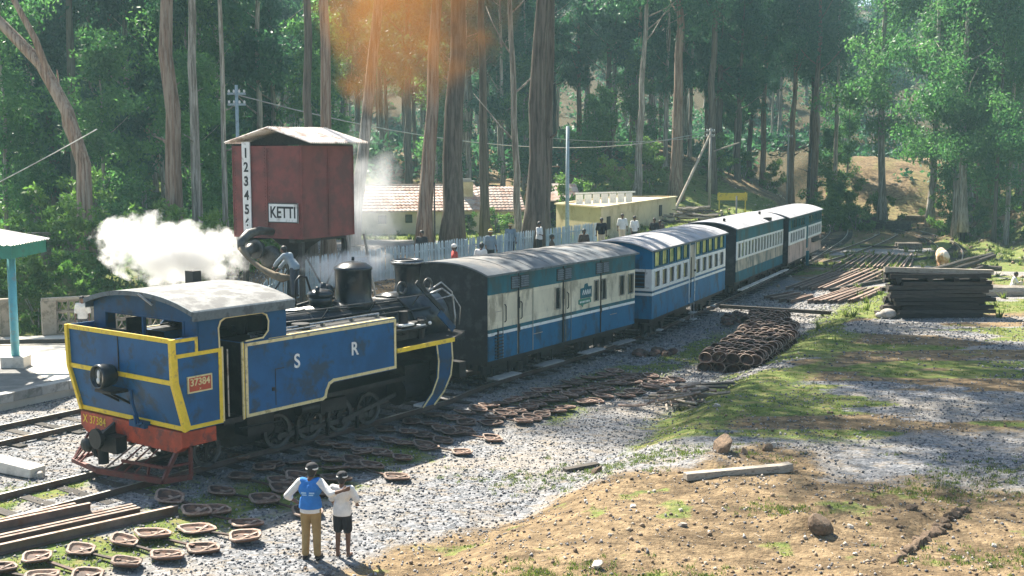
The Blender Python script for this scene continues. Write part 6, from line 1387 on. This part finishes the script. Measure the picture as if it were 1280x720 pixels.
def person(label, loc, facing, h=1.7, skin=SKIN, top=CW_, bottom=CDK, sleeve=.55, shorts=False, vest=None, hat=None, vox=.022, pose=None, bare=False, group=None, hatk='cap', bend=0, legs=True, cat='person'):
    """facing: heading in degrees clockwise from +Y. Joints in metres for a 1.72 m body facing +y"""
    r = thing('person', label, cat, loc, -R(facing), group); k = h / 1.72; r.scale = (k,) * 3
    J = dict(pel=(0, 0, .95), wai=(0, 0, 1.08), che=(0, .0, 1.28), nek=(0, -.01, 1.46), hd=(0, .02, 1.61),
             ls=(-.185, 0, 1.42), le=(-.25, .0, 1.14), lw=(-.25, .08, .90), rs=(.185, 0, 1.42), re=(.25, .0, 1.14), rw=(.25, .08, .90),
             lh=(-.09, 0, .92), lk=(-.10, .02, .50), la=(-.11, 0, .09), lt=(-.13, .15, .04), rh=(.09, 0, .92), rk=(.10, .02, .50), ra=(.11, 0, .09), rt=(.13, .15, .04))
    J.update(pose or {})
    J = {a: Vector(b_) for a, b_ in J.items()}
    b_ = B()
    seg(b_, [J['pel'], J['wai'], J['che']], [.115, .11, .125]); b_.ell(J['che'] + Vector((-.07, 0, .03)), (.11, .10, .14)); b_.ell(J['che'] + Vector((.07, 0, .03)), (.11, .10, .14))
    seg(b_, [J['che'] + Vector((0, 0, .1)), J['nek'], J['hd'] + Vector((0, -.015, -.05))], [.075, .055, .052])
    for s_ in 'lr':
        seg(b_, [J[s_ + 's'], J[s_ + 'e'], J[s_ + 'w']], [.055, .041, .028]); seg(b_, [J['che'] + Vector((0, 0, .1)), J[s_ + 's']], [.07, .055])
        seg(b_, [J[s_ + 'h'], J[s_ + 'k'], J[s_ + 'a']], [.09, .058, .038]); seg(b_, [J[s_ + 'a'] + Vector((0, -.02, -.04)), J[s_ + 't']], [.038, .03])
        hand(b_, J[s_ + 'w'], J[s_ + 'e'], 1.05, .5, 1 if s_ == 'l' else -1)
    H = J['hd']; b_.ell(H + Vector((0, 0, .02)), (.086, .102, .112), 16, 12); b_.ell(H + Vector((0, .03, -.055)), (.052, .055, .05)); b_.ell(H + Vector((0, .095, -.008)), (.013, .02, .022), 8, 6)
    for s_ in (-1, 1): b_.ell(H + Vector((s_ * .078, -.005, 0)), (.012, .022, .032), 8, 6)
    b_.ell(H + Vector((0, .083, -.045)), (.025, .012, .010), 8, 6)
    body = b_.obj('body', skin, r, True); remesh(body, min(vox, .012) if vox < .02 else vox, 3)
    if vox < .02:
        for s_ in (-1, 1): e_ = B(); e_.ell(H + Vector((s_ * .03, .083, .018)), (.012, .008, .008), 8, 6); e_.obj('eye', WHT, body, True)
    # hair
    b_ = B(); b_.ell(H + Vector((0, -.014, .045)), (.095, .108, .10), 14, 10); b_.ell(H + Vector((0, -.05, -.01)), (.08, .068, .08)); b_.obj('hair', HAIR, r, True)
    # shirt
    def sleeve_pts(s_, fr): a, e, w2 = J[s_ + 's'], J[s_ + 'e'], J[s_ + 'w']; return [a, a.lerp(e, fr * 2)] if fr <= .5 else [a, e, e.lerp(w2, fr * 2 - 1)]
    def torso(b_, g, lo=-.07):
        seg(b_, [J['wai'], J['che']], [.13 + g, .14 + g])
        hz_ = J['pel'].z + lo; c0 = J['pel']; c1 = J['wai']
        el = lambda c, rx, ry, z: [(c.x + rx * math.cos(a), c.y + ry * math.sin(a), z) for a in np.linspace(0, 2 * math.pi, 18, endpoint=False)]
        rings = [el(c0, .195 + g, .155 + g, hz_), el(c0, .19 + g, .15 + g, c0.z + .06), el(c1, .165 + g, .125 + g, c1.z + .06)]
        b_.add([q for r_ in rings for q in r_], [(i * 18 + k, i * 18 + (k + 1) % 18, (i + 1) * 18 + (k + 1) % 18, (i + 1) * 18 + k) for i in range(2) for k in range(18)] + [tuple(range(18))[::-1], tuple(range(36, 54))])
        for q in (-1, 1): b_.ell(J['che'] + Vector((q * .075, 0, .03)), (.125 + g, .115 + g, .16)); b_.ell(J['wai'] + Vector((q * .05, 0, 0)), (.12 + g, .11 + g, .15))
    b_ = B(); torso(b_, .0)
    for s_ in 'lr':
        P_ = sleeve_pts(s_, sleeve); seg(b_, P_, [.075, .066, .058][:len(P_)] if len(P_) > 2 else [.078, .070]); seg(b_, [J['che'] + Vector((0, 0, .1)), J[s_ + 's']], [.09, .075])
    o_ = b_.obj('shirt', top, r, True); remesh(o_, vox, 3)
    if vest:
        b_ = B(); torso(b_, .020, .01)
        for s_ in 'lr': seg(b_, [J['che'] + Vector((0, 0, .1)), J['che'].lerp(J[s_ + 's'], .75) + Vector((0, 0, .05))], [.10, .075])
        o_ = b_.obj('vest', vest, r, True); remesh(o_, vox, 3)
        b_ = B(); b_.box(-.12, .12, -.152, -.138, 1.25, 1.275); b_.box(-.10, .10, -.152, -.138, 1.215, 1.235); b_.obj('vest_print', cloth('pale_print' , (.35, .55, .75)), r)
    b_ = B(); b_.ell(J['pel'] + Vector((0, 0, -.02)), (.165, .125, .12), 14, 10)
    for s_ in 'lr':
        e = .42 if shorts else .97; a_, kn, an = J[s_ + 'h'], J[s_ + 'k'], J[s_ + 'a']
        if shorts: seg(b_, [a_, a_.lerp(kn, .78)], [.105, .098])
        else: seg(b_, [a_, kn, kn.lerp(an, .93)], [.108, .078, .068])
    o_ = b_.obj('shorts' if shorts else 'trousers', bottom, r, True); remesh(o_, vox, 3)
    if not bare and legs:
        for s_ in 'lr': b_ = B(); a_, t_ = J[s_ + 'a'] + Vector((0, -.03, -.05)), J[s_ + 't']; seg(b_, [a_, t_], [.048, .042]); b_.box(a_.x - .04, a_.x + .04, a_.y - .02, t_.y + .04, -.002, .03); b_.obj('shoe', SHOE, r, True)
    if hat:
        b_ = B()
        if hatk == 'cap': b_.lathe([(.104, .02), (.112, .06), (.102, .12), (.06, .155), (.01, .165)], 18, tuple(H)); b_.prism([(.075 * math.cos(a), .05 + .11 * math.sin(a)) for a in np.linspace(0, math.pi, 9)], 'z', H.z + .035, H.z + .048)
        else: b_.lathe([(.02, .16), (.08, .14), (.105, .09), (.10, .02), (.085, .01), (.09, .08), (.01, .13)], 16, tuple(H)); b_.ell(H + Vector((0, -.04, .07)), (.1, .09, .06))
        hc = b_.obj('cap' if hatk == 'cap' else 'headcloth', hat, r, True)
        if hatk == 'cap': b_ = B(); b_.lathe([(.110, .045), (.1145, .06), (.111, .075)], 18, tuple(H)); b_.obj('cap_band', CW_, hc, True)
    return r
pz = tz(-3.58, 20.2)
person('man in bright blue vest and khaki trousers, one arm round the boy', (-3.60, 20.15, pz), 8, 1.72, top=CW_, bottom=CKH, vest=CVEST, hat=CBK, vox=.013, sleeve=.62,
       pose=dict(le=(-.40, -.08, 1.18), lw=(-.22, .02, 1.02), re=(.42, -.15, 1.26), rw=(.64, -.17, 1.34), rs=(.19, 0, 1.43), hd=(.03, .03, 1.61)))
person('boy in loose white shirt and black shorts standing at the right of the blue-vested man', (-3.05, 20.25, pz), 12, 1.55, top=CW_, bottom=CBK, shorts=True, hat=CBK, vox=.013, sleeve=.45, bare=True,
       pose=dict(re=(.31, .02, 1.18), rw=(.24, .20, 1.06), le=(-.24, .06, 1.16), lw=(-.2, .16, .98), rk=(.11, .02, .50), hd=(0, .03, 1.60)))
person('man in checked grey shirt bending on the tank to hold the canvas hose', (-6.35, 33.7, 3.1), 290, 1.6, top=CCK, bottom=CDK, vox=.02, sleeve=.9,
       pose=dict(wai=(0, .06, 1.06), che=(0, .2, 1.22), nek=(0, .30, 1.36), hd=(0, .38, 1.47), ls=(-.18, .26, 1.32), le=(-.2, .48, 1.12), lw=(-.12, .66, .95), rs=(.18, .26, 1.32), re=(.2, .46, 1.08), rw=(.12, .64, .86)))
person('person in white shirt seated behind the bunker, seen from behind', (-15.65, 41.9, .46), 170, 1.66, top=CW_, bottom=CDK, vox=.024)
PPL = [ # u, Y, ground z, facing, label, top, bottom, hat, extras
 (527, 45.5, 1.62, 200, 'person in dark jacket with white collar standing behind the chimney', CBK, CBK, None, {}),
 (568, 47.2, 1.50, 250, 'person wearing a white and red headcloth, just above the van roof', CRED, CDK, CW_, dict(hatk='cloth')),
 (601, 47.6, 1.55, 20, 'broad-backed person in white shirt bending behind the luggage van roof', CW_, CDK, None, dict(pose=dict(hd=(0, .1, 1.60)))),
 (613, 50.0, 2.05, 150, 'person in dark patterned shirt with yellowish cap by the picket fence', CGR, CBK, CYE, {}),
 (638, 50.5, 2.30, 175, 'man in grey-blue jacket and cream cap standing before the massive trunk', CGR, CBK, CYE, {}),
 (674, 53.5, 2.10, 120, 'man in white shirt and dark trousers right of the massive trunk', CW_, CBK, None, dict(pose=dict(re=(.3, .1, 1.16), rw=(.16, .22, 1.12)))),
 (690, 55.0, 1.75, 90, 'dark-haired head seen over the van roof left of the iron post', CBR, CBK, None, {}),
 (730, 55.5, 2.00, 160, 'person in brown shirt sitting low beside the ochre hut', CBR, CBK, None, {}),
 (752, 58.5, 2.35, 190, 'man in black shirt and cream trousers in front of the ochre hut', CBK, CCR, None, dict(sleeve=.5)),
 (778, 61.5, 2.45, 180, 'man in white shirt and cream trousers in front of the ochre hut wall', CW_, CCR, None, {}),
 (793, 62.5, 2.35, 150, 'man in white striped shirt and black trousers beside the white-shirted man', CW_, CBK, None, {}),
 (818, 68.0, 2.30, 200, 'dark-clothed person at the right end of the ochre hut', CBK, CBK, None, {}),
 (825, 69.0, 2.15, 170, 'person in brown beside the dark-clothed person at the hut end', CBR, CBK, None, {}),
]
VH = [288, 305, 303, 287, 279, 277, 293, 286, 272, 267, 270, 272, 275]
for (u, Y_, z_, fc, lab, tp_, bt, ht, ex), vh in zip(PPL, VH):
    ys_ = np.arange(max(40, Y_ - 9), Y_ + 9, .1); er = [abs(7.2 - (vh - 195) * q / 1450 - 1.70 - tz((u - 640) / 1450 * q, q)) for q in ys_]; Y_ = float(ys_[int(np.argmin(er))])
    x_ = (u - 640) / 1450 * Y_; z_ = tz(x_, Y_); person(lab, (x_, Y_, z_), fc, 1.70, top=tp_, bottom=bt, hat=ht, vox=.028, **ex)
# path slab the onlookers stand on
SIT = dict(pel=(0, 0, .22), wai=(0, .03, .36), che=(0, .08, .56), nek=(0, .12, .74), hd=(0, .16, .88), ls=(-.18, .08, .70), rs=(.18, .08, .70), le=(-.24, .22, .48), re=(.24, .22, .48), lw=(-.1, .38, .5), rw=(.1, .38, .5),
           lh=(-.1, .03, .2), rh=(.1, .03, .2), lk=(-.14, .40, .48), rk=(.14, .40, .48), la=(-.12, .42, .09), ra=(.12, .42, .09), lt=(-.12, .58, .04), rt=(.12, .58, .04))
sx_, sy_ = 25.0, 57.6; person('person in pale shirt sitting on the grass behind the grey log at the right edge', (sx_, sy_, tz(sx_, sy_) + .12), 110, 1.7, top=CW_, bottom=CCR, vox=.026, pose=SIT)
# ------------------------------------------------------------------ cow, seen from behind, grazing
COWM = mat('brown_and_white_hide', (.42, .22, .10), .85, 0, .25, 1.0, (.80, .74, .64), .55, 1.1, .3, 30, rand=0)
cx, cyy = 26.6, 71.5
cw = thing('cow', 'brown and white cow grazing with its back to the camera beyond the sleeper stack', 'cow', (cx, cyy, tz(cx, cyy)), R(76)); cw.scale = (1.12,) * 3
b = B()
seg(b, [(-.55, 0, 1.0), (-.1, 0, .98), (.45, 0, 1.02)], [.30, .34, .31]); b.ell((-.62, 0, 1.05), (.26, .28, .28)); b.ell((0, 0, .86), (.5, .33, .30)); b.ell((.55, 0, 1.1), (.25, .24, .28))
seg(b, [(.65, 0, 1.08), (.95, 0, .80), (1.15, 0, .48)], [.2, .15, .12]); seg(b, [(1.15, 0, .5), (1.32, 0, .22)], [.13, .08]); b.ell((1.35, 0, .16), (.08, .08, .07))
for s_ in (-1, 1):
    seg(b, [(-.6, s_ * .17, .95), (-.48, s_ * .19, .66), (-.72, s_ * .19, .42), (-.66, s_ * .19, .08)], [.17, .11, .055, .05]); seg(b, [(.48, s_ * .15, .9), (.46, s_ * .16, .5), (.48, s_ * .16, .07)], [.12, .06, .048])
    b.ell((-.66, s_ * .19, .04), (.07, .055, .05)); b.ell((.5, s_ * .16, .04), (.07, .055, .05)); seg(b, [(1.05, s_ * .08, .66), (1.03, s_ * .24, .64)], [.04, .025]); seg(b, [(1.0, s_ * .06, .7), (1.0, s_ * .16, .84)], [.025, .01])
b.ell((-.35, 0, .62), (.14, .12, .10)); seg(b, [(-.86, 0, 1.16), (-.95, .02, .85), (-.93, .03, .5)], [.03, .022, .018]); cb_ = b.obj('body', COWM, cw, True); remesh(cb_, .028, 4)
b = B(); b.ell((-.93, .03, .42), (.04, .04, .10)); b.obj('tail_tuft', HAIR, cw, True)
# ------------------------------------------------------------------ smoke, steam and haze
def volmat(name, col, dens, expr_scale, thr0, thr1, aniso=.2, centre=(0, 0, 0), rad=(1, 1, 1), detail=4, warp=.35, emis=0):
    m = bpy.data.materials.new(name); m.use_nodes = True; t = m.node_tree; t.nodes.clear()
    out = node(t, 'ShaderNodeOutputMaterial'); pv = node(t, 'ShaderNodeVolumePrincipled'); t.links.new(pv.outputs[0], out.inputs['Volume'])
    pv.inputs['Color'].default_value = (*col, 1); pv.inputs['Anisotropy'].default_value = aniso
    tc = node(t, 'ShaderNodeTexCoord').outputs['Object']
    n_ = node(t, 'ShaderNodeTexNoise'); t.links.new(tc, n_.inputs['Vector']); n_.inputs['Scale'].default_value = expr_scale; n_.inputs['Detail'].default_value = detail; n_.inputs['Roughness'].default_value = .62
    ln = node(t, 'ShaderNodeVectorMath', operation='LENGTH'); dv = node(t, 'ShaderNodeVectorMath', operation='DIVIDE'); t.links.new(tc, dv.inputs[0]); dv.inputs[1].default_value = rad; t.links.new(dv.outputs[0], ln.inputs[0])
    a = node(t, 'ShaderNodeMath', operation='SUBTRACT'); t.links.new(n_.outputs[0], a.inputs[0]); k = node(t, 'ShaderNodeMath', operation='MULTIPLY'); t.links.new(ln.outputs['Value'], k.inputs[0]); k.inputs[1].default_value = warp; t.links.new(k.outputs[0], a.inputs[1])
    r_ = ramp(t, a.outputs[0], thr0, thr1, 0, dens)
    t.links.new(r_, pv.inputs['Density']); return m
def cloud(name, label, loc, rad, m, rot=(0, 0, 0)):
    b_ = B(); b_.ell((0, 0, 0), rad, 24, 14); o_ = b_.obj(name, m); o_.location = loc; o_.rotation_euler = rot; stuff(o_, label, 'steam'); return o_
ST = volmat('steam_volume', (1, 1, 1), 4.2, 1.3, .19, .40, .5, rad=(2.7, 1.1, 1.2), warp=.34, detail=7)
cloud('steam_cloud', 'dense white steam drifting left from the water hose', (-10.9, 37.0, 4.2), (2.7, 1.2, 1.3), ST, (0, R(7), 0))
ST2 = volmat('thin_steam_volume', (.95, .96, .98), .55, .8, .10, .45, .3, rad=(1.1, 1.1, 2.6), warp=.35)
cloud('thin_steam', 'thin bluish steam rising between the tank and the house', (-5.2, 43.0, 5.6), (1.5, 1.3, 3.0), ST2)
ST3 = volmat('boiler_steam_volume', (.97, .97, .97), 1.6, 1.6, .10, .42, .3, rad=(1.3, .8, .5), warp=.35)
cloud('boiler_steam', 'wisp of white steam over the boiler near the dome', (-5.0, 34.6, 3.9), (1.7, .9, .65), ST3)
SM_ = volmat('brown_smoke_volume', (.42, .19, .04), .40, .42, .16, .46, .4, rad=(3.6, 2.1, 4.2), warp=.36)
cloud('brown_smoke', 'orange-brown chimney smoke hanging in front of the tree trunks', (-3.2, 38.5, 12.4), (3.6, 2.1, 4.2), SM_, (0, R(12), 0))
b = B(); b.box(-290, 330, -60, 430, -3.0, 100)
hz = bpy.data.materials.new('haze_air'); hz.use_nodes = True; t = hz.node_tree; t.nodes.clear(); out = node(t, 'ShaderNodeOutputMaterial'); pv = node(t, 'ShaderNodeVolumePrincipled'); t.links.new(pv.outputs[0], out.inputs['Volume'])
pv.inputs['Color'].default_value = (.55, .88, 1, 1); pv.inputs['Density'].default_value = .00050; pv.inputs['Anisotropy'].default_value = .3
o_ = b.obj('haze', hz); stuff(o_)

# look-alikes with one label are told apart by their order across the picture
ORD = 'first second third fourth fifth sixth seventh eighth ninth tenth eleventh twelfth thirteenth fourteenth fifteenth sixteenth seventeenth eighteenth nineteenth twentieth'.split()
by = {}
for o_ in sc.objects:
    if o_.parent is None and 'category' in o_.keys() and 'group' in o_.keys(): by.setdefault(o_['label'], []).append(o_)
for lab, L_ in by.items():
    if 1 < len(L_) <= 20 and len(lab.split()) <= 13:
        L_.sort(key=lambda q: q.location.x / max(q.location.y, 1))
        for k, q in enumerate(L_): q['label'] = lab + ', ' + ORD[k] + ' from left'
